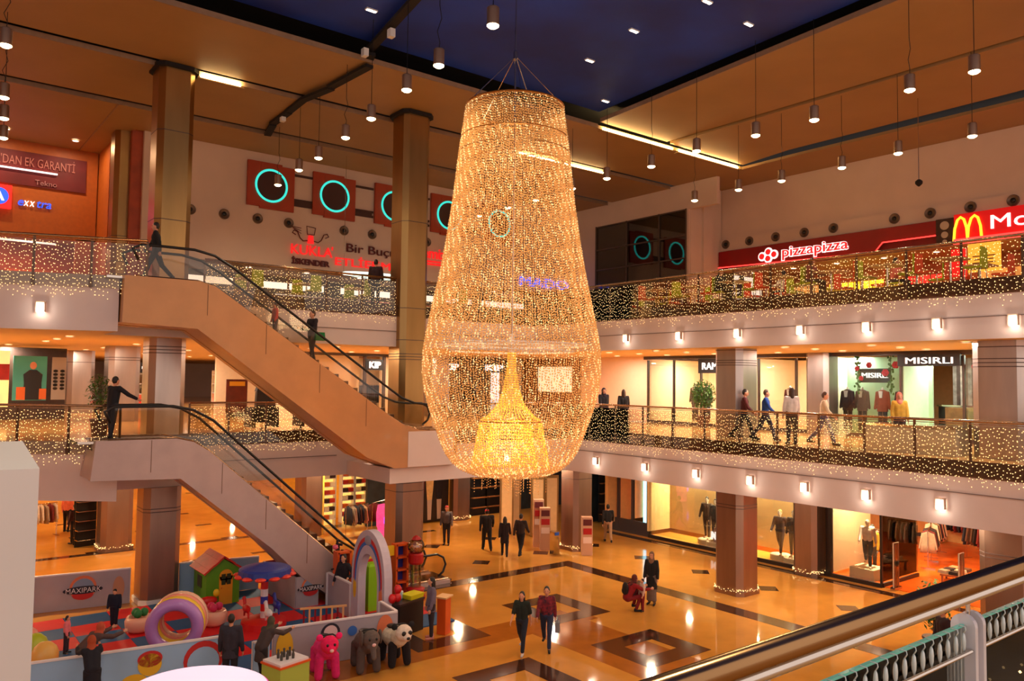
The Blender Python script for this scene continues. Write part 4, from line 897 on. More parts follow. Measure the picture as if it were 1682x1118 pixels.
cg = mk_chair('lime', (172, 190, 24)); co = mk_chair('orange', (226, 78, 24)); tb = mk_table('table'); k = 0; ng = no = 0
for i in range(9):
    y = 22.9-1.7*i
    for j, x in enumerate((22.1, 23.9)):
        lab = '%s table, %s row, upper right' % (ORD[i], ('front', 'rear')[j])
        if k == 0: tb.location = (x, y, L2); tb['label'] = 'dining table, '+lab; tb['group'] = 'food court tables'
        else: dup(tb, (x, y, L2), 0, 'dining table, '+lab, 'food court tables')
        for s in (-1, 1):
            lime = (i+j+(s > 0)) % 3 != 0 if j == 0 else (i+s) % 2 == 0
            src = cg if lime else co; lb = '%s chair, %s side of the %s' % ('lime green' if lime else 'orange', 'near' if s < 0 else 'far', lab)
            L = (x, y+s*.62, L2); r_ = PI if s < 0 else 0
            r_ = 0 if s < 0 else PI
            if src.location.length < .01: src.location = L; src.rotation_euler = (0, 0, r_); src['label'] = lb; src['group'] = 'food court chairs'
            else: dup(src, L, r_, lb, 'food court chairs')
        k += 1
for i in range(5):
    x = 9.6+2.1*i; 
    if abs(x-14.8) < .9: continue
    lab = 'below the kebab signs, %s from the left' % ORD[i]
    dup(tb, (x, 27.0, L2), 0, 'dining table on the upper floor '+lab, 'food court tables')
    for s in (-1, 1): dup(cg, (x, 27.0+s*.62, L2), 0 if s < 0 else PI, 'lime green chair %s the table %s' % ('before' if s < 0 else 'behind', lab), 'food court chairs')
# ---------------------------------------------------------------- electronics shop, upper left
t = thing('banner', 'dark red banner with pale words above the orange shop front, reading DAN EK GARANTI', 'banner', (1.5, 37.95, 14.9))
m = MB(); m.box((.6, 0, .5), (8.4, .06, 1.4)); m.build('cloth', C('banner_maroon', 110, 22, 24, .6, noise=.25, nscale=1), t)
text("TEKNOSA'DAN EK GARANTİ", .52, C('banner_pale', 190, 110, 100, .5), wallM('y', (.25, -.05, .6)), t, off=.0, width=4.1)
text('Tekno', .3, C('banner_pale2', 190, 130, 130, .5), wallM('y', (2.9, -.05, -.12)), t, off=.0, width=.8)
m = MB(); m.box((.2, -.12, .42), (7.0, .08, .06)); m.build('lit_tube', M_whiteglow, t)
t = thing('shop_sign', 'bright red box sign with a blue round emblem and a white letter A', 'sign', (2.4, 37.85, 14.1))
m = MB(); m.box((0, 0, 0), (2.4, .2, .95)); m.build('lit_box', mat('sign_red_lit', srgb(240, 30, 20), .4, emis=(1, .03, .02), est=.9), t)
m = MB(); m.lathe([(.001, 0), (.34, 0), (.34, .04), (.001, .04)], 24, T=Matrix.Translation((.75, -.1, 0)) @ Matrix.Rotation(PI/2, 4, 'X')); m.build('emblem_disc', M_blueglow, t)
text('A', .5, M_whiteglow, wallM('y', (.58, -.16, -.17)), t, off=.02)
t = thing('letter_sign', 'blue and white word exxtra right of the red box sign', 'sign', (3.8, 37.93, 13.85))
for a, b, mm, w_ in ((0, 'e', M_blueglow, .2), (.24, 'x', M_whiteglow, .19), (.45, 'x', M_whiteglow, .19), (.68, 'tra', M_blueglow, .52)): text(b, .48, mm, wallM('y', (a, 0, 0)), t, off=0.0, width=w_, shear=.2)
for i, (z, x0, x1) in enumerate(((13.1, 1.0, 4.6), (12.75, .8, 5.0))):
    m = MB(); m.box((0, 0, 0), (x1-x0, .1, .07)); o = m.build('tube_lamp', M_whiteglow, loc=((x0+x1)/2+.6, 39+i*1.5, z)); tag(o, '%s long white tube lamp inside the orange electronics shop' % ('upper', 'lower')[i], 'lamp')
for i, x in enumerate((-1.5, .6, 2.6, 4.6)):
    t = thing('display_shelf', 'display shelf inside the orange electronics shop, %s from the left' % ORD[i], 'shelf', (x, 40.5, L2), 0, 'electronics shop shelves')
    m = MB(); m.box((0, .3, 1.0), (1.7, .05, 2.0))
    m.build('back', C('orange_shelf', 222, 90, 30, .5), t)
    for k in range(4): m = MB(); m.box((0, 0, .3+.5*k), (1.7, .6, .04)); m.build('shelf_board', M_white, t)
t = thing('television', 'television with a blue and white picture in the orange shop', 'television', (3.55, 37.2, L2+.75))
m = MB(); m.box((0, 0, .35), (1.25, .06, .75)); m.build('bezel', M_black, t); m = MB(); m.box((0, -.04, .35), (1.15, .02, .65)); m.build('screen', mat('tv_screen', srgb(130, 190, 220), .3, emis=(.3, .6, .8), est=.9, noise=.6, nscale=2), t)
m = MB(); m.box((0, 0, -.35), (1.4, .5, .78)); o = m.build('stand', C('grey_stand', 130, 110, 104, .5), t)
# ---------------------------------------------------------------- middle gallery shops, right
m = MB()
for y in (24.4, 22.9, 21.42, 20.2, 19.6, 18.6, 16.95, 15.75, 13.0, 11.0, 9.2, 7.2, 5.2): m.box((27.0, y, 6.5), (.1, .07, 2.8))
m.box((27.0, 14.8, 8.0), (.2, 19.6, .14)); m.box((27.0, 21.9, L1+.06), (.14, 5, .12)); m.box((27.0, 17, L1+.06), (.14, 3.2, .12)); m.box((27, 12.2, L1+.06), (.14, 5.5, .12))
fr = struct('window_2', m, C('dark_shop_frame', 70, 52, 44, .4, noise=.1))
for a, b in ((24.4, 22.9), (22.9, 21.42), (18.6, 16.95), (15.75, 13.0), (11.0, 9.2), (9.2, 7.2)):
    m = MB(); m.box((27.0, (a+b)/2, 6.5), (.015, a-b, 2.75)); m.build('pane', M_shopglass, parent=fr)
M_cream = C('cream_shop_wall', 244, 222, 186, .6, noise=.03); M_mint = C('mint_shop_wall', 198, 236, 206, .6, noise=.03)
m = MB(); m.box((31.4, 22.2, 6.5), (.1, 5, 2.9)); m.box((29.2, 24.5, 6.5), (4.4, .1, 2.9)); m.box((31.4, 17.9, 6.5), (.1, 3.7, 2.9)); m.box((29.2, 19.7, 6.5), (4.4, .1, 2.9)); m.box((29.2, 16.0, 6.5), (4.4, .1, 2.9)); struct('wall_shop', m, M_cream)
m = MB(); m.box((28.9, 14.4, 6.5), (.1, 3.2, 2.9)); m.box((28.9, 9.5, 6.5), (.1, 3.2, 2.9)); m.box((28, 12.98, 6.5), (1.9, .1, 2.9)); struct('wall_shop', m, M_mint)
m = MB(); m.m = 0
for k in range(16): m.m = k % 4; m.box((31.0, 13.0-.13*k-.07, 6.5), (.1, .13, 2.9))
struct('wall_shop', m, [C('stripe_a', 150, 140, 130, .6, noise=.4), C('stripe_b', 90, 70, 60, .6, noise=.4), C('stripe_c', 196, 186, 170, .6, noise=.3), C('stripe_d', 120, 96, 80, .6, noise=.3)])
def xsign(name, y0, y1, z0, z1, txt, size, w_, label, x=26.85, mm=None, tm=None, tz=.15):
    t = thing(name, label, 'sign', (x, (y0+y1)/2, (z0+z1)/2)); m = MB(); m.box((0, 0, 0), (.12, abs(y1-y0), z1-z0)); m.build('board', mm or M_signblk, t)
    text(txt, size, tm or M_whiteglow, wallM('x', (-.08, w_/2, -tz)), t, off=0.0, width=w_); return t
xsign('shop_sign', 21.42, 19.6, 7.32, 7.92, 'RAMSEY', .42, 1.42, 'black sign with white letters RAMS beside the steel column')
xsign('shop_sign', 13.02, 11.02, 7.56, 7.96, 'MISIRLI', .3, 1.5, 'long black sign with white letters MISIRLI over the striped shop entrance', tz=.12)
xsign('window_sign', 14.75, 13.66, 7.0, 7.5, 'MISIRLI', .26, .95, 'green black window sign MISIRLI framed by vines and red flowers', x=27.6, mm=C('green_black', 30, 40, 30, .5), tz=.08)
M_leaf = C('leaf_green', 70, 110, 40, .6, noise=.4, nscale=8)
def vine(y, z0, z1, label):
    m = MB(); r = random.Random(int(y*10))
    m.tube([(0, 0, 0), (0, 0, z1-z0)], .015, 5)
    for k in range(46): m.ell((r.uniform(-.06, .06), r.uniform(-.09, .09), r.uniform(0, z1-z0)), (.02, .045, .05), 6)
    o = m.build('vine', M_leaf, loc=(27.5, y, z0)); tag(o, label, 'plant')
vine(14.8, 6.6, 7.95, 'hanging green vine left of the window sign MISIRLI'); vine(13.6, 6.6, 7.95, 'hanging green vine right of the window sign MISIRLI'); vine(10.55, 6.6, 7.95, 'green vine behind the red flowers at the far right window')
for i, (y, z, r) in enumerate([(14.3, 7.62, .11), (13.72, 7.35, .13), (13.35, 7.62, .13), (14.6, 7.15, .09), (14.75, 7.5, .09), (10.75, 7.55, .16), (10.5, 7.3, .17)]):
    m = MB()
    for k in range(6): m.ell((0, r*.55*math.cos(k*PI/3), r*.55*math.sin(k*PI/3)), (.03, r*.5, r*.5), 8)
    m.ell((-.03, 0, 0), (.03, r*.3, r*.3), 8); o = m.build('paper_flower', C('paper_red', 214, 30, 50, .6), loc=(27.35, y, z)); tag(o, 'red paper flower in the %s window, %s' % ('mint menswear' if y > 12 else 'far right', ['above the small sign', 'on the right corner of the small sign', 'alone to the right of the small sign', 'on the lower left of the small sign', 'on the upper left of the small sign', 'left one of the pair', 'right one of the pair'][i]), 'decoration', 'red paper flowers')
# suit forms
def suit(y, x, label, c, shirt=(230, 225, 220), hd=False, z=L1+.12):
    t = thing('clothes_form', label, 'mannequin', (x, y, z), PI/2, 'dressed forms in the middle floor windows'); cm = cloth('suit_%d_%d_%d' % c, *c)
    m = MB(); m.lathe([(.2, .75), (.19, .95), (.17, 1.15), (.21, 1.38), (.17, 1.48), (.07, 1.53)], 14, sy=.62)
    for s in (-1, 1): m.cap((s*.2, 0, 1.42), (s*.27, .02, .86), .06, .045)
    put('jacket', remesh(m, .02), cm, t)
    m = MB(); m.box((0, .135, 1.36), (.09, .03, .24), top=1.6); m.build('shirt', C('shirt_%d_%d_%d' % shirt, *shirt, .7), t)
    m = MB(); m.cap((-.09, 0, .8), (-.1, 0, .1), .085, .06); m.cap((.09, 0, .8), (.1, 0, .1), .085, .06); m.build('trousers', cloth('trs', 40, 34, 40), t, smooth=True)
    m = MB(); m.lathe([(.22, 0), (.2, .03), (.02, .04), (.02, .8)], 14); m.build('stand', M_chrome, t)
    m = MB(); m.cap((0, 0, 1.5), (0, 0, 1.58), .05, .04); m.build('neck', M_white, t, smooth=True)
for a in [(22.55, 28.0, 'dark suit on a form in the first window left of the RAMSEY sign, left one', (50, 42, 50)), (21.9, 28.0, 'dark suit on a form in the window beside the RAMSEY sign, right one', (62, 52, 60)), (18.1, 28.4, 'maroon jacket form in the window right of the tall column', (86, 26, 28)),
          (15.3, 27.7, 'dark plum jacket form at the left end of the mint window', (66, 42, 44)), (14.85, 27.9, 'grey brown cardigan form below the small window sign', (84, 66, 62)), (14.05, 27.8, 'rust brown jacket form under the window sign', (146, 66, 36)), (13.35, 27.8, 'maroon checked jacket form at the right end of the mint window', (92, 40, 44)), (10.3, 27.8, 'maroon cardigan form in the far right mint window', (80, 36, 40))]: suit(a[0], a[1], a[2], a[3])
t = thing('shop_counter', 'dark counter inside the striped MISIRLI shop entrance', 'counter', (29.6, 12.1, L1)); m = MB(); m.box((0, 0, .55), (.6, 1.4, 1.1)); m.build('front', M_signblk, t); m = MB(); m.box((0, 0, 1.12), (.7, 1.5, .05)); m.build('worktop', M_chrome, t)
m = MB(); m.box((0, 0, .55), (.5, .7, 1.1), bev=0); o = m.build('goods_cabinet', C('olive_cabinet', 120, 100, 60, .5, noise=.2), loc=(28.1, 11.6, L1)); tag(o, 'olive cabinet at the right side of the striped shop entrance', 'cabinet')
def tree(name, loc, h, r, label, pot=True, n=420, seed=1, crown=None):
    t = thing(name, label, 'plant', loc); rr = random.Random(seed)
    m = MB(); m.lathe([(.2, 0), (.26, .45), (.28, .45), (.27, .5)], 16); m.build('pot', C('pot_brown', 90, 56, 40, .5, noise=.1), t)
    m = MB(); m.tube([(0, 0, .4), (.03, 0, h*.5), (0, 0, h*.8)], .03, 6, r2=.012)
    for k in range(9): a = k*2.4; m.tube([(0, 0, h*(.35+.04*k)), (r*.6*math.cos(a), r*.6*math.sin(a), h*(.5+.045*k))], .01, 5)
    m.build('trunk', C('bark', 84, 60, 40, .8, noise=.3, nscale=10), t)
    m = MB()
    for k in range(n):
        u = rr.random()**.4; a = rr.uniform(0, 2*PI); zz = rr.uniform(-1, 1); q = math.sqrt(max(0, 1-zz*zz)); c = Vector((r*u*q*math.cos(a), r*u*q*math.sin(a), h*.66+h*.32*zz*u))
        d = Vector((rr.uniform(-1, 1), rr.uniform(-1, 1), rr.uniform(-.6, .6))).normalized()*.09; e = d.cross(Vector((0, 0, 1))).normalized()*.03
        m.add([c-d, c+e, c+d, c-e+Vector((0, 0, .012))], [(0, 1, 2), (0, 2, 3)])
    m.build('leaves', M_leaf, t)
tree('potted_tree', (26.1, 20.6, L1), 2.0, .5, 'bushy potted tree in front of the RAMSEY shop entrance', n=900)
tree('potted_plant', (5.0, 26.4, L1), 1.9, .42, 'green potted plant behind the man on the gallery landing', seed=4, n=300)
tree('potted_plant', (21.3, 9.5, 0), 2.0, .5, 'green potted plant on the ground floor seen between the near handrail and the glass', seed=6)
t = thing('gallery_kiosk', 'low white kiosk cart at the middle gallery edge, right side', 'kiosk', (22.0, 10.2, L1)); m = MB(); m.box((0, 0, .35), (.9, 2.4, .7)); m.build('body', C('kiosk_pale', 224, 214, 190, .5, noise=.05), t); m = MB(); m.box((0, 0, .73), (1.0, 2.5, .05)); m.build('worktop', M_chrome, t)
# ---------------------------------------------------------------- middle gallery, back and left shops
def kip(x, w_, label, y=33.0):
    t = thing('shop_sign', label, 'sign', (x+w_/2, y, 7.56)); m = MB(); m.box((0, .06, 0), (w_+.3, .1, .5)); m.build('board', M_signblk, t); text('KİP' if False else 'KIP', .42, M_whiteglow, wallM('y', (-w_/2, -.02, -.15)), t, off=.012, width=w_)
kip(17.45, .6, 'small black sign with glowing white letters KIP left of the central column'); kip(21.6, .85, 'glowing white letters KIP seen through the left half of the chandelier'); kip(24.1, 1.2, 'largest glowing white letters KIP seen through the middle of the chandelier')
m = MB()
for (a, b) in ((12.5, 17.2), (18.4, 20.7), (25.6, 27.0)): m.box(((a+b)/2, 33.6, 6.5), (b-a, .2, 2.95))
m.box((20, 37.8, 6.5), (16, .2, 2.95)); struct('wall_shop', m, M_cream)
m = MB()
for x in (12.5, 17.3, 18.3, 21.1, 22.8, 23.9, 25.6): m.box((x, 33.1, 6.5), (.12, .14, 2.95))
m.box((19, 33.1, 8.0), (13, .14, .12)); struct('window_3', m, C('dark_shop_frame', 70, 52, 44, .4))
for i, (x, c) in enumerate([(18.6, (70, 50, 50)), (19.4, (40, 34, 44)), (23.2, (120, 70, 50)), (24.6, (60, 46, 50))]):
    t = thing('garment_rail', 'rail of %s clothes behind the gallery, %s from the left' % (['brown', 'dark', 'rust', 'grey'][i], ORD[i]), 'clothes rail', (x, 35.2, L1), 0, 'rails in the KIP shop')
    m = MB(); m.tube([(-.5, 0, 0), (-.5, 0, 1.5), (.5, 0, 1.5), (.5, 0, 0)], .02, 6); m.build('frame', M_chrome, t)
    for k in range(8): m = MB(); m.box((-.4+.11*k, 0, 1.05), (.07, .42, .85), top=.7); m.build('garment', cloth('cloth_%d_%d_%d' % c, *c), t)
m = MB(); m.box((-.5, 37.1, 6.5), (12.4, .2, 2.95)); struct('wall_shop', m, C('dark_shop_wall', 60, 40, 34, .5, noise=.2))
t = thing('poster', 'big teal poster of a person in black in the left middle floor shop window', 'poster', (4.35, 36.4, 6.75)); m = MB(); m.box((0, 0, 0), (1.15, .06, 1.75)); m.build('backing', C('poster_teal', 70, 168, 160, .5, noise=.15, nscale=1), t)
m = MB(); m.ell((.1, -.04, .5), (.12, .02, .15), 12); m.build('printed_head', SKIN, t); m = MB(); m.lathe([(.32, -.85), (.3, -.2), (.33, .15), (.12, .33)], 14, c=(.1, -.045, 0), sy=.06); m.build('printed_coat', M_black, t)
m = MB(); m.box((-.3, -.05, -.6), (.3, .02, .5)); m.build('printed_box', C('poster_orange', 226, 110, 40, .5), t); m = MB(); m.box((.45, -.05, -.62), (.25, .02, .42)); m.build('printed_box', C('poster_orange', 226, 110, 40, .5), t)
t = thing('lit_display', 'glowing yellow shop window with a dark red panel at the middle floor left edge', 'display', (2.2, 36.4, 6.7)); m = MB(); m.box((0, 0, 0), (2.9, .06, 2.2)); m.build('lit_panel', mat('display_yellow', srgb(250, 214, 110), .6, emis=(1, .75, .3), est=.8, noise=.1), t)
m = MB(); m.box((.2, -.05, .28), (2.5, .04, .62)); m.build('red_panel', C('panel_red', 170, 30, 20, .5, noise=.3, nscale=2), t)
for k in range(4): m = MB(); m.box((-.9+.62*k, -.12, -.65), (.28, .2, .3)); m.build('display_item', [M_signblk, M_wood][k % 2], t)
t = thing('shop_window_display', 'narrow silver grey display of round goods beside the teal poster', 'display', (5.35, 36.4, 6.75)); m = MB(); m.box((0, 0, 0), (.5, .06, 1.7)); m.build('panel', C('silver_grey', 170, 160, 150, .5), t)
m = MB()
for k in range(12): m.ell((-.12+.24*(k % 2), -.05, .3-.14*(k//2)), (.09, .04, .06), 8)
m.build('round_goods', M_signblk, t)
for i, (x, y, w_, lab) in enumerate([(10.0, 41.5, 1.0, 'small black shop sign just right of the steel column'), (15.9, 43.8, 2.2, 'black shop sign over the small coffee shop of the middle floor')]):
    t = thing('shop_sign', lab, 'sign', (x, y, 7.3)); m = MB(); m.box((0, 0, 0), (w_, .1, .5)); m.build('board', M_signblk, t)
    m = MB(); m.box((0, -.07, .0), (w_*.75, .03, .12)); m.build('lit_strip', M_whiteglow, t)
    t = thing('shop_shelf', 'bright shelf of goods below the '+lab.split(' of')[0], 'shelf', (x, y+1.2, L1)); m = MB(); m.box((0, .3, 1.1), (w_+1.2, .1, 2.1)); m.build('back', M_cream, t)
    for k in range(4):
        m = MB(); m.box((0, 0, .4+.5*k), (w_+1.2, .5, .05)); sb = m.build('shelf_board', M_white, t)
        m = MB()
        for j in range(7): m.box((-(w_+1)/2+(w_+1)*j/6.5+.1, 0, .55+.5*k), (.16, .3, .2+.1*((j+k) % 3)))
        m.build('row_of_goods', [M_redglow, M_signblk, M_wood, M_maroon][k], t)['kind'] = 'stuff'
ysign_ = None
t = thing('poster_stand', 'dark red menu poster stand between the steel columns of the middle floor', 'poster', (12.4, 36.0, L1)); m = MB(); m.box((0, 0, .95), (.95, .06, 1.5)); m.build('board', C('poster_dark_red', 96, 30, 22, .5, noise=.3, nscale=3), t); m = MB(); m.box((0, -.05, 1.5), (.7, .02, .2)); m.build('yellow_heading', C('poster_yellow', 220, 170, 40, .5), t); m = MB(); m.box((0, .1, .1), (.7, .4, .2)); m.build('foot', M_signblk, t)
for i, x in enumerate((10.45, 12.25)):
    t = thing('armchair', 'dark massage armchair behind the middle gallery balustrade, %s' % ('left one' if i == 0 else 'right one'), 'chair', (x, 27.7, L1), 0, 'dark massage armchairs'); lm = C('dark_leather', 30, 22, 22, .4, noise=.1)
    m = MB(); m.box((0, 0, .4), (.75, .7, .35), top=.95); m.build('seat', lm, t); m = MB(); m.box((0, -.3, .95), (.72, .2, .85), top=.9); m.build('backrest', lm, t); m = MB(); m.box((0, -.3, 1.42), (.7, .24, .22), top=.8); m.build('headrest', lm, t)
    for s in (-1, 1): m = MB(); m.box((s*.42, 0, .4), (.14, .8, .7), top=.9); m.build('armrest', lm, t)
t = thing('lit_shop_front', 'bright lit window with hanging clothes seen through the right part of the chandelier', 'shop window', (27.05, 31.0, L1)); m = MB(); m.box((.1, 0, 1.9), (.06, 2.6, 1.3)); m.build('lit_panel', mat('warm_white_panel', srgb(255, 235, 200), .5, emis=(1, .8, .5), est=.8, noise=.1), t)
m = MB(); m.box((.1, 0, .6), (.06, 2.6, 1.2)); m.build('dark_lower_panel', M_wood, t)
# ---------------------------------------------------------------- ground floor right: sportswear window and clothes shop
m = MB(); m.box((28.3, 20.6, 1.9), (.12, 7.2, 3.2)); m.box((27.5, 24.2, 1.9), (1.4, .1, 3.2)); struct('wall_shop', m, C('yellow_cream_wall', 242, 206, 140, .6, noise=.04))
m = MB(); m.box((27.6, 20.6, .06), (1.3, 7.2, .12)); struct('trim_6', m, mat('gold_platform', srgb(232, 160, 60), .3, noise=.1))
m = MB()
for y in (24.2, 20.3, 16.75, 15.72, 13.72): m.box((26.95, y, 1.8), (.08, .07, 3.3))
m.box((26.95, 19, .07), (.1, 10.6, .14)); m.box((28.3, 13.72, .07), (2.6, .08, .14)); m.box((26.95, 15.6, 1.8), (.16, .14, 3.4)); fr = struct('window_4', m, C('black_frame', 32, 22, 20, .4))
for a, b in ((24.2, 20.3), (20.3, 16.75), (15.6, 13.72)): m = MB(); m.box((26.95, (a+b)/2, 1.8), (.015, a-b, 3.2)); m.build('pane', M_shopglass, parent=fr)
m = MB(); m.box((28.3, 13.72, 1.8), (2.6, .015, 3.2)); m.build('pane', M_shopglass, parent=fr)
m = MB(); m.box((28.5, 15.75, 1.8), (3, .12, 3.4)); struct('wall_shop', m, C('beige_partition', 216, 180, 140, .6, noise=.03))
m = MB(); m.box((32.2, 12, .01), (10.2, 19.4, .02)); struct('floor', m, mat('orange_parquet', srgb(222, 104, 30), .25, noise=.15, nscale=2))
MW = C('mannequin_white', 226, 206, 180, .4)
def manne(label, loc, rz, top, legs, pose='stand', hair=None, h=1.8):
    t = person(label, loc, rz, h, pose, top, legs, hair, mann=MW, name='mannequin', cat='mannequin', group='shop window mannequins', vox=.02, shoes=(210, 180, 150)); return t
def plinth_(loc, label, r=.38):
    m = MB(); m.lathe([(r, 0), (r, .18), (r*.96, .2)], 20); o = m.build('round_plinth', C('plinth_cream', 246, 226, 190, .4), loc=loc); tag(o, label, 'plinth', 'round plinths in the shop windows')
for i, (y, x, tp, lg, ps, hr, lb) in enumerate([(21.55, 27.55, (70, 50, 36), (60, 40, 32), 'akimbo', 'dark', 'left one of the pair left of the fairy light column'), (20.95, 27.35, (40, 44, 48), (50, 44, 44), 'stand', 'dark', 'right one of the pair left of the fairy light column'), (19.6, 27.5, (60, 24, 26), (50, 20, 24), 'stand', 'dark', 'half hidden behind the fairy light column'), (18.0, 27.5, (64, 44, 42), (50, 30, 30), 'walk', 'blond', 'in leggings with blond hair'), (17.35, 27.4, (50, 36, 32), (96, 78, 62), 'stand', 'dark', 'in a dark hooded top beside the blond one')]):
    plinth_((x, y, .12), 'round cream plinth under the mannequin '+lb.replace('left of the fairy light column', 'by the column')); manne('sportswear mannequin, '+lb, (x, y, .32), PI/2+.3, tp, lg, ps, hr)
t = thing('window_box', 'white letters on a box in the sportswear window beside the mannequins', 'sign', (27.3, 20.45, .12)); m = MB(); m.box((0, 0, .4), (.3, .9, .8)); m.build('box', C('box_mauve', 170, 130, 120, .5), t); text('NEYEL', .4, M_whiteglow, wallM('x', (-.18, .55, .35)), t, off=.02, width=1.0)
t = thing('window_plinth', 'square cream plinth inside the corner window of the clothes shop', 'plinth', (27.9, 14.7, 0)); m = MB(); m.box((0, 0, .2), (.9, .9, .4)); m.build('box', C('plinth_cream', 246, 226, 190, .4), t)
manne('mannequin in jeans and a white shirt on the square corner plinth', (27.9, 14.7, .4), PI/2+.4, (226, 200, 180), (44, 50, 56), 'walk', None, 1.8); manne('mannequin in a yellow top behind the corner plinth', (28.6, 14.9, .0), PI/2, (220, 160, 30), (70, 50, 40), 'stand', 'dark', 1.85)
# garments on rails
GC = [(30, 24, 26), (226, 206, 186), (96, 66, 50), (170, 150, 130), (56, 44, 48), (206, 170, 130), (120, 40, 40), (40, 44, 60)]
gme = {}
def rail_(loc, rz, n, label, seed, w_=1.5):
    t = thing('garment_rail', 'clothes rail '+label, 'clothes rail', loc, rz, 'garment rails in the ground floor shops')
    m = MB(); m.tube([(-w_/2, 0, 1.4), (w_/2, 0, 1.4)], .018, 6)
    for s in (-1, 1): m.tube([(s*w_/2, 0, 1.4), (s*w_/2, 0, 0)], .018, 6); m.box((s*w_/2, 0, .02), (.04, .5, .04))
    m.build('frame', M_chrome, t); r = random.Random(seed)
    for k in range(n):
        c = GC[r.randrange(len(GC))]
        if c not in gme:
            m = MB(); m.lathe([(.29, 0), (.26, .3), (.23, .65), (.2, .72), (.05, .78), (.02, .8)], 10, sy=.22)
            for s in (-1, 1): m.cap((s*.19, 0, .68), (s*.29, 0, .15), .045, .04, 6)
            o = m.build('hanging_garment', cloth('gar_%d_%d_%d' % c, *c), smooth=True); gme[c] = o.data; bpy.data.objects.remove(o)
        o = bpy.data.objects.new('hanging_garment', gme[c]); COL.objects.link(o)
        p = Matrix.Rotation(rz, 4, 'Z') @ Vector((-w_/2+.12+(w_-.24)*k/(n-1), 0, 0)); o.location = (loc[0]+p.x, loc[1]+p.y, loc[2]+.6+r.uniform(-.04, .02)); o.rotation_euler = (0, 0, rz+PI/2+r.uniform(-.15, .15))
        tag(o, '%s garment %s on the rail %s' % ({30: 'black', 226: 'white', 96: 'brown', 170: 'beige', 56: 'dark grey', 206: 'sand', 120: 'dark red', 40: 'navy'}[c[0]], ORD[k], label), 'garment', 'garments on the clothes rails')
for i, (x, y, rz, lb) in enumerate([(29.9, 14.9, 1.6, 'behind the corner window'), (31.8, 14.3, .35, 'in the middle of the orange floor'), (34.1, 13.3, 1.2, 'right of the middle of the orange floor'), (33.9, 15.0, .2, 'at the back left of the clothes shop'), (32.6, 11.9, 1.5, 'near the right side of the clothes shop'), (36.8, 15.2, 1.5, 'along the back wall, left'), (36.8, 13.1, 1.5, 'along the back wall, right'), (35.0, 17.0, .2, 'deep in the clothes shop behind the mannequins')]):
    rail_((x, y, .02), rz, 9, lb, i+3)
for i, (x, y) in enumerate([(29.7, 12.5), (36.0, 16.2)]):
    t = thing('display_table', 'low table of folded clothes in the clothes shop, %s' % ('near the entrance' if i == 0 else 'further inside'), 'table', (x, y, .02), .3, 'folded clothes tables'); m = MB(); m.box((0, 0, .35), (1.3, .8, .06)); m.build('table_top', M_wood, t)
    for a in (-1, 1):
        for b in (-1, 1): m = MB(); m.box((a*.58, b*.33, .16), (.06, .06, .32)); m.build('leg', M_wood, t)
    for k in range(6): m = MB(); m.box((0, 0, .05), (.34, .3, .1), top=.92); c = GC[(k+i) % 8]; o = m.build('folded_clothes', cloth('gar_%d_%d_%d' % c, *c)); o.location = (x-.42+.42*(k % 3), y-.18+.36*(k//3), .4); tag(o, 'pile of folded clothes on the low table %s, %s' % ('near the entrance' if i == 0 else 'further inside', ORD[k]), 'clothes', 'folded clothes')
for i, y in enumerate((13.4, 11.35)):
    t = thing('security_gate', 'pale security gate post at the %s side of the clothes shop entrance' % ('left', 'right')[i], 'gate', (27.1+.1*i, y-.1, .0)); m = MB(); m.box((0, 0, .8), (.35, .06, 1.5)); m.build('panel', glass('gate_panel', (.8, .75, .7), .1), t); m = MB(); m.box((0, 0, .05), (.5, .16, .1)); m.build('foot', M_chrome, t)
    m = MB(); m.tube([(-.17, 0, .1), (-.17, 0, 1.58), (.17, 0, 1.58), (.17, 0, .1)], .025, 6); m.build('frame', C('gate_grey', 190, 170, 150, .4), t)
# glass shop with blue light at the back right
m = MB()
for y in (26.9, 26.2, 25.3, 24.35): m.box((27.0, y, 1.8), (.12, .12, 3.4))
m.box((27, 25.6, .3), (.1, 2.5, .6)); struct('window_5', m, C('slate_frame', 60, 54, 62, .4))
m = MB(); m.box((29.5, 28.6, 1.7), (5, .1, 3.4)); m.box((24.3, 33.6, 1.7), (13, .2, 3.4)); struct('wall_back', m, C('teal_dark_wall', 40, 50, 56, .5, noise=.4, nscale=2))
for i, (x, y) in enumerate([(26.4, 28.3), (28.9, 26.3)]):
    m = MB(); m.box((0, 0, 1.5), (.12, .1, 2.8)); o = m.build('blue_light_tube', mat('cyan_glow', (.5, .9, 1), .5, emis=(.3, .8, 1), est=2.5), loc=(x, y, .05)); tag(o, 'vertical cyan light tube behind the %s' % ('garlanded back column', 'glass shop window')[i], 'lamp')
for i, x in enumerate((24.0, 25.0, 28.2, 29.4)):
    t = thing('goods_shelf', 'tall dark goods shelf at the back right, %s from the left' % ORD[i], 'shelf', (x, 33.2 if x < 26 else 28.2, 0), 0, 'dark shelves at the back right'); m = MB(); m.box((0, .1, 1.3), (.9, .1, 2.6)); m.build('back', M_signblk, t)
    for k in range(5):
        m = MB(); m.box((0, 0, .4+.5*k), (.9, .3, .04)); m.build('shelf_board', M_wood, t)
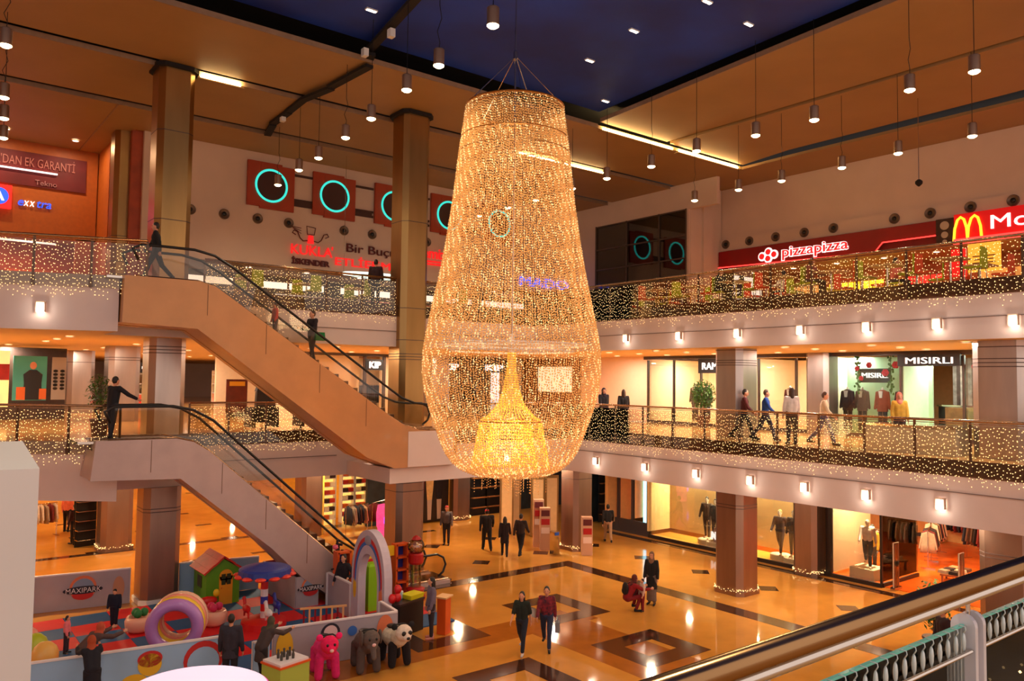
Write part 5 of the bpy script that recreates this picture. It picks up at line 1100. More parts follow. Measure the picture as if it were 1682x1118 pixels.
# ---------------------------------------------------------------- ground floor back: shoe shop, dark shop, panels
m = MB()
for x in (15.25, 19.35, 19.55, 22.0): m.box((x, 33.0, 1.75), (.2, .2, 3.5))
m.box((17.2, 36.6, 1.75), (4.6, .1, 3.5)); struct('wall_shop', m, C('shoe_shop_wall', 240, 190, 80, .5, noise=.1))
sx = [(15.7, 34.5), (16.45, 34.8), (17.6, 35.2), (18.3, 35.2), (19.0, 34.5)]
bx = {}
for i, (x, y) in enumerate(sx):
    t = thing('shoe_shelf', 'tall lit shelf of shoe boxes at the back of the hall, %s from the left' % ORD[i], 'shelf', (x, y, 0), 0, 'shoe shelves'); m = MB(); m.box((0, .2, 1.6), (.62, .05, 3.2)); m.build('back', mat('lit_back', srgb(250, 200, 90), .5, emis=(1, .6, .15), est=1.1), t)
    m = MB()
    for k in range(8): m.box((0, 0, .3+.38*k), (.62, .34, .03))
    for s in (-1, 1): m.box((s*.31, .05, 1.6), (.03, .36, 3.2))
    m.build('shelving', M_white, t)
    for k in range(1, 8):
        for j in range(2):
            c = (i*3+k+j) % 4; 
            if c not in bx:
                m = MB(); m.box((0, 0, .09), (.24, .24, .18)); o = m.build('shoe_box', [C('box_orange', 222, 100, 30, .5), C('box_white', 240, 220, 190, .5), C('box_dark', 60, 30, 26, .5), C('box_red', 190, 40, 30, .5)][c]); bx[c] = o.data; bpy.data.objects.remove(o)
            o = bpy.data.objects.new('shoe_box', bx[c]); COL.objects.link(o); o.location = (x-.14+.28*j, y-.02, .32+.38*(k-1)); tag(o, '%s shoe box on the %s shoe shelf, %s board up' % (['orange', 'white', 'dark', 'red'][c], ORD[i], ORD[k-1]), 'box', 'shoe boxes')
rail_((16.3, 31.6, 0), .2, 8, 'with red coats before the shoe shelves', 40, 1.2); rail_((17.5, 31.9, 0), .5, 7, 'right of the red coats', 41, 1.0)
t = thing('ball_dispenser', 'tall pink and purple lit toy ball dispenser behind the arch top', 'dispenser', (17.1, 30.6, 0)); m = MB(); m.lathe([(.28, 0), (.3, .5), (.34, .55), (.36, 1.1), (.3, 1.45), (.1, 1.5)], 18); m.build('drum', mat('pink_glow', srgb(240, 60, 120), .4, emis=(1, .08, .3), est=.7, noise=.6, nscale=7), t); m = MB(); m.ell((-.1, -.32, .85), (.1, .06, .3), 10); m.build('violet_lamp', mat('violet_glow', srgb(120, 60, 255), .4, emis=(.3, .1, 1), est=2.5), t)
t = thing('shop_poster', 'dark poster of three people in the shop window right of the central column', 'poster', (20.8, 32.8, 0)); m = MB(); m.box((0, 0, 1.7), (2.1, .06, 3.3)); m.build('board', C('poster_black', 34, 22, 22, .4, noise=.4, nscale=2), t)
for k, (x, c) in enumerate([(-.55, (110, 30, 30)), (-.05, (226, 190, 130)), (.5, (30, 30, 40))]):
    m = MB(); m.lathe([(.14, .9), (.2, 1.5), (.24, 2.1), (.08, 2.35)], 12, c=(x, -.045, .2), sy=.08); m.build('printed_top', cloth('pp_%d' % k, *c), t); m = MB(); m.ell((x, -.05, 2.72), (.12, .02, .15), 10); m.build('printed_head', SKIN, t); m = MB(); m.lathe([(.1, 0), (.14, 1.0)], 10, c=(x, -.042, .15), sy=.1); m.build('printed_legs', C('pp_legs', 190, 170, 160, .6), t)
for i, (x, y) in enumerate([(22.0, 28.3), (22.75, 28.7), (22.9, 27.2), (23.8, 27.3)]):
    t = thing('standing_screen', 'tall bronze framed standing screen in the hall, %s from the left' % ORD[i], 'panel', (x, y, 0), -.5, 'tall display panels'); m = MB(); m.box((0, 0, 1.35), (.62, .12, 2.6)); m.build('frame', M_steelhi, t); m = MB(); m.box((0, -.075, 1.35), (.46, .02, 2.35)); m.build('pale_face', C('panel_pale', 240, 196, 140, .5, noise=.05), t)
for i, (x, y, h) in enumerate([(21.45, 25.0, 1.7), (21.6, 25.6, 1.95), (22.2, 23.3, 1.5)]):
    t = thing('display_stand', ['short red and white product stand left of the garlanded column', 'tall red and white product stand left of the garlanded column', 'red topped product stand in front of the garlanded column'][i], 'stand', (x, y, 0), -.6, 'red and white product stands'); m = MB(); m.box((0, 0, h/2), (.42, .35, h)); m.build('body', C('stand_beige', 206, 160, 130, .5), t)
    for k in range(3): m = MB(); m.box((0, -.19, h-.2-.35*k), (.34, .02, .24)); m.build('red_label', [M_maroon, M_red, C('label_white', 236, 210, 200, .5)][k], t)
t = thing('bin', 'slim steel bin with a blue badge beside the product stands', 'bin', (21.2, 24.1, 0)); m = MB(); m.box((0, 0, .45), (.3, .25, .9)); m.build('body', M_chrome, t); m = MB(); m.box((0, -.135, .82), (.2, .02, .12)); m.build('blue_badge', C('badge_blue', 40, 90, 200, .5), t)
# far left shoe racks and rails
for i, (x, y) in enumerate([(6.5, 35.9), (6.55, 36.5)]):
    t = thing('shoe_rack', 'dark shoe rack left of the garlanded far left column, %s' % ('front one' if i == 0 else 'rear one'), 'rack', (x, y, 0), .2, 'dark shoe racks'); m = MB(); m.box((0, .15, 1.2), (.8, .05, 2.4)); m.build('back', M_signblk, t)
    for k in range(6): m = MB(); m.box((0, 0, .3+.38*k), (.8, .34, .03)); m.build('shelf_board', M_chrome, t)
rail_((5.2, 39, 0), .3, 8, 'at the far left behind the salmon shirt', 50)
m = MB(); m.box((10, 62, 1.75), (40, .2, 3.5)); struct('wall_back', m, C('far_glow_wall', 250, 190, 90, .6, noise=.3, nscale=.6))
# ================================================================ PLAY AREA
m = MB()
nx, ny = 7, 7; x0, y0, sx_, sy_ = 3.0, 18.75, 1.12, .99
for i in range(nx):
    for j in range(ny): m.m = (i+j) % 2; m.box((x0+sx_*(i+.5), y0+sy_*(j+.5), .015), (sx_-.01, sy_-.01, .03))
for i in range(2):
    for j in range(3): m.m = (i+j) % 2; m.box((10.8+sx_*(i+.5), 19.4+sy_*(j+.5)-.3, .015), (sx_-.01, sy_-.01, .03))
o = m.build('play_mat', [C('mat_red', 206, 14, 24, .6, noise=.05), C('mat_blue', 20, 82, 134, .6, noise=.05)]); tag(o, 'red and blue checkered foam mat of the play area', 'mat')
M_bluef = C('pale_blue_banner', 150, 186, 224, .6, noise=.06, nscale=1.5); M_grf = C('grey_banner', 170, 160, 170, .6, noise=.06, nscale=1.5); M_whf = C('fence_edge_white', 230, 220, 224, .5)
def fence(a, b, h, label, mm, deco=None, th=.05):
    a = Vector((*a, 0)); b = Vector((*b, 0)); d = b-a; L = d.length; t = thing('banner_fence', label, 'fence', a, math.atan2(d.y, d.x), 'banner fences of the play area')
    m = MB(); m.box((L/2, 0, h/2), (L, th, h-.02)); m.build('banner', mm, t)
    m = MB(); m.box((L/2, 0, h), (L, th+.03, .04)); m.build('top_bar', M_whf, t)
    n = max(1, round(L/1.2))
    for i in range(n+1): m = MB(); m.box((L*i/n, .05, h/2), (.05, .05, h)); m.build('post', M_whf, t)
    return t, L
M_by = C('print_yellow', 230, 180, 40, .6); M_br = C('print_red', 196, 40, 40, .6); M_bb = C('print_blue', 60, 110, 190, .6); M_dk = C('print_dark', 40, 34, 50, .6); M_bo = C('print_orange', 222, 120, 80, .6)
def disc(t, x, z, r, mm, y=-.035, name='printed_spot', sx=1, sz=1):
    m = MB(); m.lathe([(.001, 0), (r, 0), (r, .008), (.001, .008)], 20, T=Matrix.Translation((x, y, z)) @ Matrix.Diagonal((sx, 1, sz, 1)) @ Matrix.Rotation(PI/2, 4, 'X')); return m.build(name, mm, t)
def logo(t, x, z, s=1, y=-.035):
    disc(t, x, z+.06*s, .34*s, M_bo, y, 'logo_sun'); disc(t, x, z+.04*s, .28*s, C('logo_grey_blue', 130, 150, 180, .6), y-.004, 'logo_sky'); disc(t, x, z-.14*s, .22*s, M_br, y-.008, 'logo_red', 1.2, .6)
    disc(t, x, z, .2*s, M_dk, y-.014, 'logo_bar', 2.5, .55)
    text('MAXIPARK', .2*s, M_whf, wallM('y', (x-.44*s, y-.03, z-.07*s)), t, ext=.004, width=.88*s)
t, L = fence((2.4, 19.05), (6.35, 18.45), 1.0, 'pale blue banner fence at the front left of the play area', M_bluef)
disc(t, 2.35, .62, .24, M_by, name='printed_balloon'); disc(t, 2.35, .74, .25, M_br, name='printed_cap', sz=.7); disc(t, 2.05, .3, .16, M_by, sx=1.6); disc(t, 3.45, .55, .42, M_br, name='printed_rainbow'); disc(t, 3.45, .5, .34, M_bluef, -.045, 'printed_rainbow_inner'); disc(t, 1.2, .35, .18, M_by)
t, L = fence((7.35, 18.3), (10.4, 17.85), 1.0, 'grey white banner fence behind the plush riding animals', M_grf)
disc(t, .25, .55, .2, M_by, sz=1.9); disc(t, 1.35, .72, .24, M_dk, name='printed_patch'); disc(t, 1.35, .74, .17, C('print_pale', 230, 200, 200, .6), -.045); disc(t, 2.75, .6, .22, M_bo, sz=1.7, name='printed_balloon'); disc(t, 1.9, .7, .12, M_bb)
t, L = fence((6.85, 18.25), (7.2, 18.2), .8, 'narrow pale blue board with a yellow spot between the two standing adults', M_bluef); disc(t, .2, .4, .12, M_by)
t, L = fence((10.4, 17.9), (10.5, 18.9), 1.0, 'short banner fence between the front corner and the entrance arch', M_grf)
t, L = fence((10.7, 20.95), (10.75, 22.6), 1.0, 'banner fence between the entrance arch and the ball pit', M_grf)
t, L = fence((1.8, 27.0), (6.0, 26.35), 1.05, 'grey banner fence with a round park logo at the back left of the play area', M_grf); logo(t, 3.0, .55, 1.05)
disc(t, 3.95, .5, .16, C('print_tan', 190, 140, 110, .6), sz=2.2)
t, L = fence((7.4, 26.15), (9.75, 25.75), 1.05, 'blue grey banner fence behind the toy house', M_bluef)
# ball pit
t = thing('ball_pit', 'white walled ball pit with dark red inside and a round logo on its front', 'ball pit', (9.8, 22.8, 0)); W_, D_, H_ = .7, 2.6, .95
m = MB(); m.box((W_/2, 0, H_/2), (W_, .05, H_)); m.build('front_wall', M_grf, t); m = MB(); m.box((0, D_/2, H_/2), (.05, D_, H_)); m.build('side_wall', M_grf, t); m = MB(); m.box((W_, D_/2, H_/2), (.05, D_, H_)); m.build('side_wall', M_grf, t); m = MB(); m.box((W_/2, D_, H_/2), (W_, .05, H_)); m.build('back_wall', C('pit_red', 130, 16, 24, .6), t)
m = MB(); m.box((W_/2, D_/2, .62), (W_-.06, D_-.06, .06)); m.build('red_floor', C('pit_red', 130, 16, 24, .6), t); logo(t, .45, .58, .85, -.035)
# inflatable entrance arch
t = thing('entrance_arch', 'pale lilac pointed arch with painted rainbows at the play area entrance', 'arch', (10.75, 19.9, 0), 0)
M_li = C('arch_lilac', 196, 186, 204, .5, noise=.04); A1 = []; A2 = []
for k in range(25):
    a = PI*k/24; A1.append((.95*math.cos(a), 1.35+1.35*math.sin(a)**.9)); A2.append((.55*math.cos(a), 1.2+.85*math.sin(a)**.9))
A1 = [(.95, 0)]+A1+[(-.95, 0)]; A2 = [(.55, 0)]+A2+[(-.55, 0)]; n = len(A1)
def band(P, Q, x0_, x1_, mm, name):
    m = MB(); vs = [(x0_, -y_, z) for y_, z in P]+[(x0_, -y_, z) for y_, z in Q]+[(x1_, -y_, z) for y_, z in P]+[(x1_, -y_, z) for y_, z in Q]; n = len(P); fs = []
    for i in range(n-1): fs += [(i, i+1, n+i+1, n+i), (2*n+i, 3*n+i, 3*n+i+1, 2*n+i+1), (i, 2*n+i, 2*n+i+1, i+1), (n+i, n+i+1, 3*n+i+1, 3*n+i)]
    fs += [(0, n, 3*n, 2*n), (n-1, 3*n-1, 4*n-1, 2*n-1)]
    m.add(vs, fs); return m.build(name, mm, t)
band(A1, A2, -.12, .12, M_li, 'arch_body')
sc = lambda P, f, g: [(y_*f, z*g) for y_, z in P[1:-1] if z > 1.25]
band(sc(A1, .86, .93), sc(A1, .80, .89), -.135, -.12, M_br, 'red_stripe'); band(sc(A1, .79, .885), sc(A1, .73, .85), -.135, -.12, M_bb, 'blue_stripe')
m = MB(); m.ell((-.13, 0, 2.42), (.02, .2, .14), 14); m.build('round_badge', C('badge_grey', 150, 150, 170, .5), t)
for s, mm in ((1, M_by), (-1, M_bo)): m = MB(); m.ell((-.125, s*.75, 1.0), (.015, .1, .3), 12); m.build('painted_patch', mm, t)
m = MB(); m.box((0, 0, .65), (.42, .5, 1.3)); m.box((0, 0, 1.33), (.42, .5, .06), top=.6); o = m.build('soft_block', C('lime_vinyl', 138, 200, 20, .4), loc=(11.6, 21.5, .03)); tag(o, 'tall lime green soft block seen through the entrance arch', 'toy')
# climbing frame
t = thing('climbing_frame', 'orange climbing frame with blue windows, yellow and red panels beyond the arch', 'climbing frame', (12.0, 22.2, 0)); Mo = C('toy_orange', 222, 88, 24, .4)
for x in (-1.0, 1.0):
    m = MB()
    for s in (-1, 1): m.box((x+s*.2, 0, .85), (.07, .3, 1.7))
    for k in range(5): m.box((x, 0, .1+.39*k), (.42, .3, .06))
    m.build('tower', Mo, t)
    m = MB(); m.box((x, .12, .85), (.34, .02, 1.5)); m.build('blue_window', C('toy_blue', 44, 60, 170, .4), t)
for x, z, mm, w_ in ((.4, 1.5, C('toy_yellow', 236, 190, 20, .4), .7), (-.1, 1.2, C('toy_red', 214, 26, 26, .4), .5), (-.5, 1.0, C('toy_blue', 44, 60, 170, .4), .6), (-.3, 1.5, C('toy_yellow', 236, 190, 20, .4), .5), (0, .6, C('toy_green', 30, 110, 60, .4), 1.4)): m = MB(); m.box((x, 0, z), (w_, .12, .3)); m.build('panel', mm, t)
# toy house
t = thing('toy_house', 'green toy house with an orange door and a red roof on the play mats', 'toy house', (8.2, 25.1, .03)); Mg = C('house_green', 96, 158, 26, .5, noise=.04)
m = MB(); w2, d2 = .5, .6
m.add([(-w2, -d2, 0), (w2, -d2, 0), (w2, -d2, 1.02), (0, -d2, 1.36), (-w2, -d2, 1.02), (-w2, d2, 0), (w2, d2, 0), (w2, d2, 1.02), (0, d2, 1.36), (-w2, d2, 1.02)], [(0, 1, 2, 3, 4), (9, 8, 7, 6, 5), (0, 5, 6, 1), (1, 6, 7, 2), (4, 9, 5, 0)]); m.build('walls', Mg, t)
for s in (-1, 1):
    m = MB(); T_ = Matrix.Translation((s*.3, 0, 1.2)) @ Matrix.Rotation(s*math.radians(37), 4, 'Y')
    for k in range(4): m.box((-.28*1+.19*k*1, 0, .012*(k % 2)), (.2, 1.45, .05), T=T_)
    m.build('roof_slope', C('roof_red', 214, 44, 24, .5, noise=.1), t)
d_ = None
m = MB(); m.box((.08, -.62, .42), (.4, .04, .84)); m.lathe([(.001, 0), (.2, 0), (.2, .04), (.001, .04)], 20, T=Matrix.Translation((.08, -.6, .84)) @ Matrix.Rotation(PI/2, 4, 'X')); d_ = m.build('door', C('door_orange', 240, 160, 30, .5), t)
for a in (-.08, .08):
    for b in (.66, .84): m = MB(); m.box((.08+a, -.645, b), (.12, .015, .14)); m.build('door_window', C('toy_window_dark', 50, 60, 30, .3), d_)
m = MB(); m.ell((-.05, -.65, .5), (.02, .015, .02), 8); m.build('door_knob', Mo, d_)
m = MB(); m.box((-.51, 0, .65), (.02, .4, .35)); m.build('side_window', C('toy_window_dark', 50, 60, 30, .3), t)
# carousel
t = thing('carousel', 'small carousel with a blue and red scalloped canopy on a striped pole', 'carousel', (8.45, 21.8, .03))
m = MB(); m.lathe([(.72, 1.42), (.7, 1.56), (.62, 1.6), (.3, 1.66), (.05, 1.72)], 24); m.build('canopy', C('canopy_blue', 24, 50, 140, .4, noise=.1), t)
m = MB()
for k in range(12): a = 2*PI*k/12; m.ell((.7*math.cos(a), .7*math.sin(a), 1.4), (.16, .16, .06), 8)
m.build('scalloped_rim', C('canopy_red', 232, 60, 34, .4), t)
m = MB()
for k in range(6): m.m = k % 3; m.lathe([(.1, .2+.2*k), (.1, .4+.2*k)], 12)
m.build('striped_pole', [M_whf, C('toy_red', 214, 26, 26, .4), C('toy_blue', 44, 60, 170, .4)], t)
m = MB(); m.lathe([(.62, 0), (.6, .16), (.2, .22)], 24); m.build('turning_base', C('toy_red', 214, 26, 26, .4), t)
for k in range(3):
    a = 2*PI*k/3+.4; c = Vector((.48*math.cos(a), .48*math.sin(a), .45)); m = MB(); m.ell(c, (.1, .2, .12), 10); m.cap(c+Vector((0, .12, .05)), c+Vector((0, .2, .25)), .06, .05); m.cap(c+Vector((0, .2, .26)), c+Vector((0, .3, .2)), .05, .035); [m.cap(c+Vector((0, q, 0)), c+Vector((0, q*1.3, -.22)), .035, .03) for q in (-.13, .13)]; put('seat_animal', remesh(m, .02), [C('toy_blue', 44, 60, 170, .4), C('toy_red', 214, 26, 26, .4), M_whf][k], t)
# inflatable tunnel and cups
t = thing('inflatable_tunnel', 'pastel inflatable play tunnel of peach, yellow and lilac rings on the mats', 'toy', (5.95, 21.1, .03), -.45)
for k, c in enumerate([(186, 130, 200), (246, 200, 60), (244, 150, 130), (240, 190, 160)]):
    m = MB(); m.tube([(.54*math.cos(2*PI*i/28), -.35+.24*k, .68+.54*math.sin(2*PI*i/28)) for i in range(28)], .15, 10, closed=True); m.build('inflated_ring', C('inflated_%d' % k, *c, .25), t, smooth=True)
m = MB(); m.box((0, .1, .2), (.8, .9, .06), T=Matrix.Rotation(.0, 4, 'X')); m.build('tunnel_floor', C('lilac_pale', 200, 180, 150, .4), t)
for i, (x, y, c) in enumerate([(5.55, 23.2, (40, 120, 60)), (7.35, 22.6, (214, 40, 90))]):
    t = thing('cup_seat', 'pink cup seat with a %s toy, %s of the inflatable tunnel' % (('green', 'left') if i == 0 else ('magenta', 'right')), 'toy', (x, y, .03), 0, 'cup seats'); m = MB(); m.lathe([(.22, 0), (.34, .1), (.36, .3), (.3, .42), (.24, .38), (.2, .2)], 18); m.build('cup', C('cup_pink', 244, 176, 150, .35), t, smooth=True)
    m = MB(); [m.ell((.12*math.cos(a), .12*math.sin(a), .5), (.12, .12, .12), 8) for a in (0, 2.1, 4.2)]; m.build('toy_tuft', C('tuft_%d' % i, *c, .6), t, smooth=True)
t = thing('spring_toy', 'small red and yellow spring toy behind the inflatable tunnel', 'toy', (7.6, 24.0, .03)); m = MB(); m.ell((0, 0, .3), (.3, .15, .14), 10); m.build('body', C('toy_red', 214, 26, 26, .4), t, smooth=True); m = MB(); m.ell((.25, 0, .5), (.1, .09, .12), 10); m.build('head', C('toy_yellow', 236, 190, 20, .4), t, smooth=True); m = MB(); m.cyl((0, 0, 0), .1, .2, 10); m.build('spring', M_chrome, t)
t = thing('toy_fence', 'low toy fence of dark red and pale slats before the entrance arch', 'fence', (9.1, 20.6, .03), -.35)
for k in range(8): m = MB(); m.box((.15*k, 0, .3), (.05, .03, .6)); m.build('slat', [C('slat_red', 140, 20, 34, .5), C('slat_pale', 236, 180, 120, .5)][k % 2], t)
m = MB(); m.box((.52, 0, .62), (1.25, .05, .05)); m.build('top_rail', C('slat_pale', 236, 180, 120, .5), t)
for i, (x, y, c, lb) in enumerate([(2.9, 22.9, (236, 150, 130), 'peach balloon ball at the left edge of the mats'), (3.0, 22.2, (180, 190, 40), 'lime balloon ball below the peach one at the left edge'), (3.1, 21.4, (240, 180, 90), 'orange balloon ball lowest at the left edge')]):
    m = MB(); m.ell((0, 0, .34), (.3, .3, .34), 14); o = m.build('balloon_ball', C('ball_%d' % i, *c, .3), smooth=True, loc=(x, y, .03)); tag(o, lb, 'ball', 'balloon balls')
t = thing('artificial_tree', 'thin dark decorated tree standing right of the ball pit', 'tree', (10.95, 22.35, 0)); m = MB(); m.tube([(0, 0, 0), (0, 0, 1.9)], .025, 6); m.build('trunk', M_black, t); m = MB(); rr = random.Random(3)
for k in range(60): z = .9+1.1*rr.random(); r = .16*(2.1-z)+.03; a = rr.uniform(0, 6.28); m.ell((r*math.cos(a), r*math.sin(a), z), (.05, .05, .03), 6)
m.build('branches', C('tree_dark', 40, 22, 28, .7), t); m = MB(); m.ell((.12, -.1, .95), (.12, .12, .1), 8); m.build('blue_ornament', C('toy_blue', 44, 60, 170, .4), t); m = MB(); m.ell((-.12, 0, 1.8), (.1, .1, .08), 8); m.build('pink_flower', C('cup_pink2', 224, 90, 120, .5), t)
# plush riding animals
def plush(name, label, loc, rz, body, head, legs, ear, kind):
    t = thing(name, label, 'riding toy', loc, rz, 'plush riding animals'); B = lambda n, c: C('plush_%d_%d_%d' % c, *c, .95, noise=.1, nscale=14, bump=.5)
    m = MB(); m.ell((0, 0, .62), (.27, .44, .25), 14); m.ell((0, .28, .68), (.22, .24, .22), 12)
    if legs == body:
        for s in (-1, 1):
            for y in (-.3, .3): m.cap((s*.17, y, .5), (s*.2, y+.04, .1), .12, .1)
    put('body', remesh(m, .025), B('b', body), t)
    if legs != body:
        for s in (-1, 1):
            for y in (-.3, .3): m = MB(); m.cap((s*.17, y, .5), (s*.2, y+.04, .1), .13, .1); put('leg', remesh(m, .025), B('l', legs), t)
    m = MB(); m.ell((0, .55, .86), (.21, .2, .2), 14)
    if kind == 'elephant': m.cap((0, .68, .8), (0, .84, .52), .09, .06); m.ell((0, .66, .72), (.14, .1, .1), 10)
    else: m.ell((0, .7, .8), (.12, .12, .1), 10)
    put('head', remesh(m, .02), B('h', head), t)
    for s in (-1, 1):
        m = MB(); m.ell((s*.22, .5, (1.02 if kind != 'elephant' else .88)), ((.08, .05, .08) if kind != 'elephant' else (.05, .13, .17)), 10); m.build('ear', B('e', ear), t, smooth=True)
        m = MB(); m.ell((s*.08, .735, .9), (.03, .02, .035) if kind != 'panda' else (.06, .03, .06), 8); m.build('eye', M_black, t, smooth=True)
    m = MB(); m.ell((0, .82, .8), (.05, .03, .04), 8); m.build('nose', C('snout_pale', 236, 190, 190, .6) if kind != 'panda' else M_black, t, smooth=True)
    m = MB(); m.ell((0, -.08, .86), (.15, .2, .04), 12); m.build('saddle', M_black, t, smooth=True)
    m = MB(); m.tube([(-.2, .3, .95), (-.12, .28, 1.0), (.12, .28, 1.0), (.2, .3, .95)], .02, 6); m.build('handlebar', M_black, t)
    return t
plush('plush_ride', 'bright pink plush riding animal with a black saddle before the banner fence', (8.25, 17.45, 0), PI-.25, (226, 40, 120), (236, 24, 90), (226, 40, 120), (240, 30, 110), 'dog')
plush('plush_ride', 'grey plush riding elephant between the pink animal and the panda', (9.2, 17.25, 0), PI-.25, (86, 74, 70), (98, 84, 78), (86, 74, 70), (90, 78, 72), 'elephant')
plush('plush_ride', 'black and white plush riding panda at the right corner of the fence', (9.95, 17.2, 0), PI-.1, (214, 200, 180), (226, 206, 190), (26, 20, 24), (26, 20, 24), 'panda')
# vending and toy stand
t = thing('gumball_machine', 'tall red gumball machine with a glass globe before the escalator foot', 'vending machine', (13.25, 21.65, 0)); m = MB(); m.lathe([(.3, 0), (.32, .1), (.26, .3), (.3, .36), (.16, .42)], 18); m.build('red_base', M_red, t, smooth=True)
m = MB(); m.cyl((0, 0, .4), .17, .75, 16); m.build('clear_column', glass('clear_plastic', (.9, .85, .8), .15), t); m = MB(); m.lathe([(.2, 1.12), (.24, 1.18), (.24, 1.42), (.2, 1.46)], 18); m.build('red_collar', M_red, t); m = MB(); m.ell((0, 0, 1.66), (.27, .27, .25), 16); m.build('globe', glass('clear_plastic'), t, smooth=True)
rr = random.Random(5); m = MB(); [m.ell((rr.uniform(-.15, .15), rr.uniform(-.15, .15), 1.5+rr.uniform(0, .2)), (.035, .035, .035), 6) for k in range(40)]; o = m.build('gumballs', C('gum_orange', 226, 140, 60, .4), t); o['kind'] = 'stuff'; m = MB(); m.lathe([(.16, 1.88), (.1, 1.96), (.02, 2.0)], 14); m.build('lid', M_red, t)
t = thing('toy_stand_table', 'dark toy stand with a yellow tray beside the woman in the grey tunic', 'table', (11.35, 19.1, 0), .3); m = MB(); m.box((0, 0, .42), (.95, .55, .82)); m.build('dark_body', M_signblk, t); m = MB(); m.box((0, 0, .86), (1.0, .6, .05)); m.build('tray_top', C('tray_dark', 60, 40, 40, .4), t)
m = MB(); m.box((0, 0, .06), (.5, .36, .12), top=1.1); o = m.build('yellow_tray', C('toy_lemon', 220, 214, 30, .4), loc=(11.6, 19.1, .89), rz=.3); tag(o, 'lemon yellow tray on top of the dark toy stand', 'tray')
m = MB(); [m.ell((x, y, z), (.11, .11, .13), 10) for x, y, z in ((0, 0, .13), (.02, .02, .34), (-.16, 0, .12))]; o = m.build('balloon_bunch', C('toy_red2', 206, 24, 30, .3), smooth=True, loc=(11.02, 18.92, .89)); tag(o, 'bunch of red balloons at the left end of the toy stand', 'balloons')
m = MB(); m.lathe([(.08, 0), (.1, .2), (.04, .24)], 12); o = m.build('jar', C('jar_pale', 190, 214, 236, .3), loc=(11.25, 19.2, .89)); tag(o, 'pale blue jar behind the red balloons on the toy stand', 'jar')
t = thing('orange_board_stand', 'orange and white board stand right of the woman in the grey tunic', 'stand', (12.15, 18.35, 0), .5); m = MB(); m.box((0, 0, .5), (.3, .26, .98)); m.build('board', C('toy_orange', 222, 88, 24, .4), t); m = MB(); m.box((0, 0, 1.0), (.42, .34, .04)); m.build('top_plate', C('pale_wood', 230, 180, 120, .4), t)
t = thing('figure_box', 'white topped box with small dark figures and a green orange front near the bottom edge', 'box', (6.95, 16.6, 0), .25); m = MB(); m.box((0, 0, .4), (.75, .65, .8)); m.build('printed_box', C('box_green', 170, 190, 80, .5), t); m = MB(); m.box((0, 0, .1), (.77, .67, .2)); m.box((0, -.0, .82), (.79, .69, .04)); m.build('orange_band', Mo, t); m = MB(); m.box((0, 0, .86), (.72, .62, .05)); m.build('white_tray', M_whf, t)
for k in range(6): m = MB(); m.lathe([(.03, 0), (.035, .08), (.02, .14), (.03, .18), (.001, .2)], 8); o = m.build('toy_figure', C('figure_dark', 70, 64, 56, .5), loc=(6.75+.13*(k % 3)+.06, 16.5+.18*(k//3), .885)); tag(o, 'small dark toy figure on the white topped box, %s of six' % ORD[k], 'toy', 'toy figures')
t = thing('round_kiosk_canopy', 'large round white canopy with a magenta rim at the bottom of the picture', 'canopy', (3.48, 11.45, 0)); m = MB(); m.lathe([(.97, 2.5), (.98, 2.56), (.9, 2.6), (.001, 2.61)], 48); m.build('white_disc', mat('canopy_white', srgb(236, 214, 240), .4, emis=(1, .82, 1), est=.6, noise=.02), t)
m = MB(); m.tube([(.985*math.cos(2*PI*k/48), .985*math.sin(2*PI*k/48), 2.52) for k in range(48)], .03, 8, closed=True); m.build('magenta_rim', mat('magenta_rim', srgb(226, 40, 150), .4, emis=(1, .05, .5), est=.5), t); m = MB(); m.cyl((0, 0, 0), .12, 2.5, 14); m.lathe([(.5, 0), (.45, .1)], 24); m.build('pole', M_chrome, t)
m = MB(); m.box((0, 0, 3.1), (3.2, 2.9, 6.2)); o = m.build('white_tower', C('tower_white', 226, 222, 218, .6, noise=.02, nscale=.7), loc=(-.58, 8.42, 0), rz=-math.radians(4.3)); tag(o, 'tall plain white box shaped tower filling the lower left edge', 'tower')
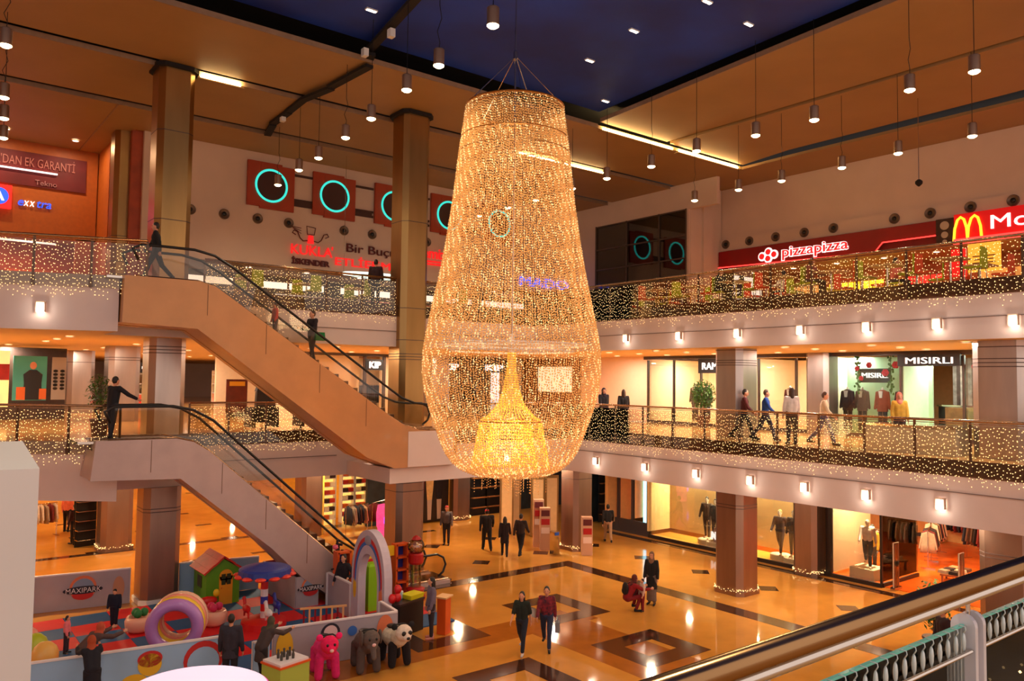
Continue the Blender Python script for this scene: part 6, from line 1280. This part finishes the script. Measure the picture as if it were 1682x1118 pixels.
# ================================================================ NEAR BALUSTRADE
t = thing('near_balustrade', 'thick polished bronze handrail with clear posts and glass in the lower right foreground', 'railing', (0, 1.27, L1))
m = MB(); m.tube([(.3, 0, 1.08), (20.4, 0, 1.08)], .034, 20); m.build('handrail', mat('dark_bronze_polish', srgb(158, 122, 84), .2, 1.0, noise=.15, nscale=3, stretch=(.2, 1, 1)), t, smooth=True)
m = MB(); m.tube([(.3, .0, 1.03), (20.4, .0, 1.03)], .018, 12); m.build('under_rail', M_chrome, t, smooth=True)
M_acr = mat('pale_acrylic', srgb(214, 212, 220), .15, 0.0, noise=.05, coat=.6); px = [1.88, 3.12, 4.2, 5.4, 6.6]
for i, x in enumerate(px):
    m = MB()
    for s in (-1, 1):
        m.prism([(-.042, -.1), (.042, -.1)]+[(.042*math.cos(a*PI/10), .94+.042*math.sin(a*PI/10)) for a in range(11)], s*.034-.011, s*.034+.011, T=Matrix(((0, 0, 1, 0), (1, 0, 0, 0), (0, 1, 0, 0), (0, 0, 0, 1))))
    p_ = m.build('post', M_acr, t); p_.location = (x, 0, 0)
    m = MB(); m.cyl((x, 0, .93), .008, .1, 10); m.ell((x, 0, .93), (.02, .016, .016), 8); m.build('bracket', M_chrome, t)
for i in range(len(px)-1):
    a, b = px[i]+.05, px[i+1]-.05; m = MB(); m.box(((a+b)/2, .0, .42), (b-a, .012, 1.04)); m.build('glass_pane', glass('green_edge_glass', (.88, .93, .9), .0, ior=1.18), t)
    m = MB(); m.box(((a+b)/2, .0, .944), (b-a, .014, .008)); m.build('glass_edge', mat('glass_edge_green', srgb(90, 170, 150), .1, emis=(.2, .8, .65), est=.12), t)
    for z in (.86, .3): m = MB(); m.tube([(a, -.03, z), (b, -.03, z)], .008, 8); m.build('mid_bar', M_chrome, t)
m = MB(); m.box((1.15, 0, .42), (1.3, .012, 1.04)); m.build('glass_pane', glass('green_edge_glass'), t)
# icicle bulbs hanging on the near glass
m0 = None; k = 0
x = 1.3
while x < 5.3:
    if m0 is None:
        m = MB(); m.lathe([(.002, .0), (.006, -.01), (.008, -.03), (.007, -.05), (.003, -.066), (.001, -.07)], 10); m.tube([(0, 0, -.002), (0, -.008, .012), (0, -.006, .022), (0, .016, .022)], .0022, 5)
        m0 = m.build('icicle_bulb', mat('icicle_clear', srgb(214, 226, 226), .1, .1, noise=.05, coat=.5), smooth=True); o = m0
    else: o = m0.copy(); COL.objects.link(o)
    o.location = (x, 1.252, L1+.928); tag(o, 'clear icicle bulb hanging on the near glass edge', 'light bulb', 'icicle bulbs on the near glass'); x += .062 if abs(x-3.12) > .06 else .1; k += 1
pts = []; rr = random.Random(9)
for i in range(520): pts.append((rr.uniform(3.2, 6.4), 1.235, L1+rr.uniform(.0, .7)))
o = beads('string_lights', pts, .0065, M_led); tag(o, 'golden string lights on the near glass pane at the right edge', 'string lights', kind='stuff')
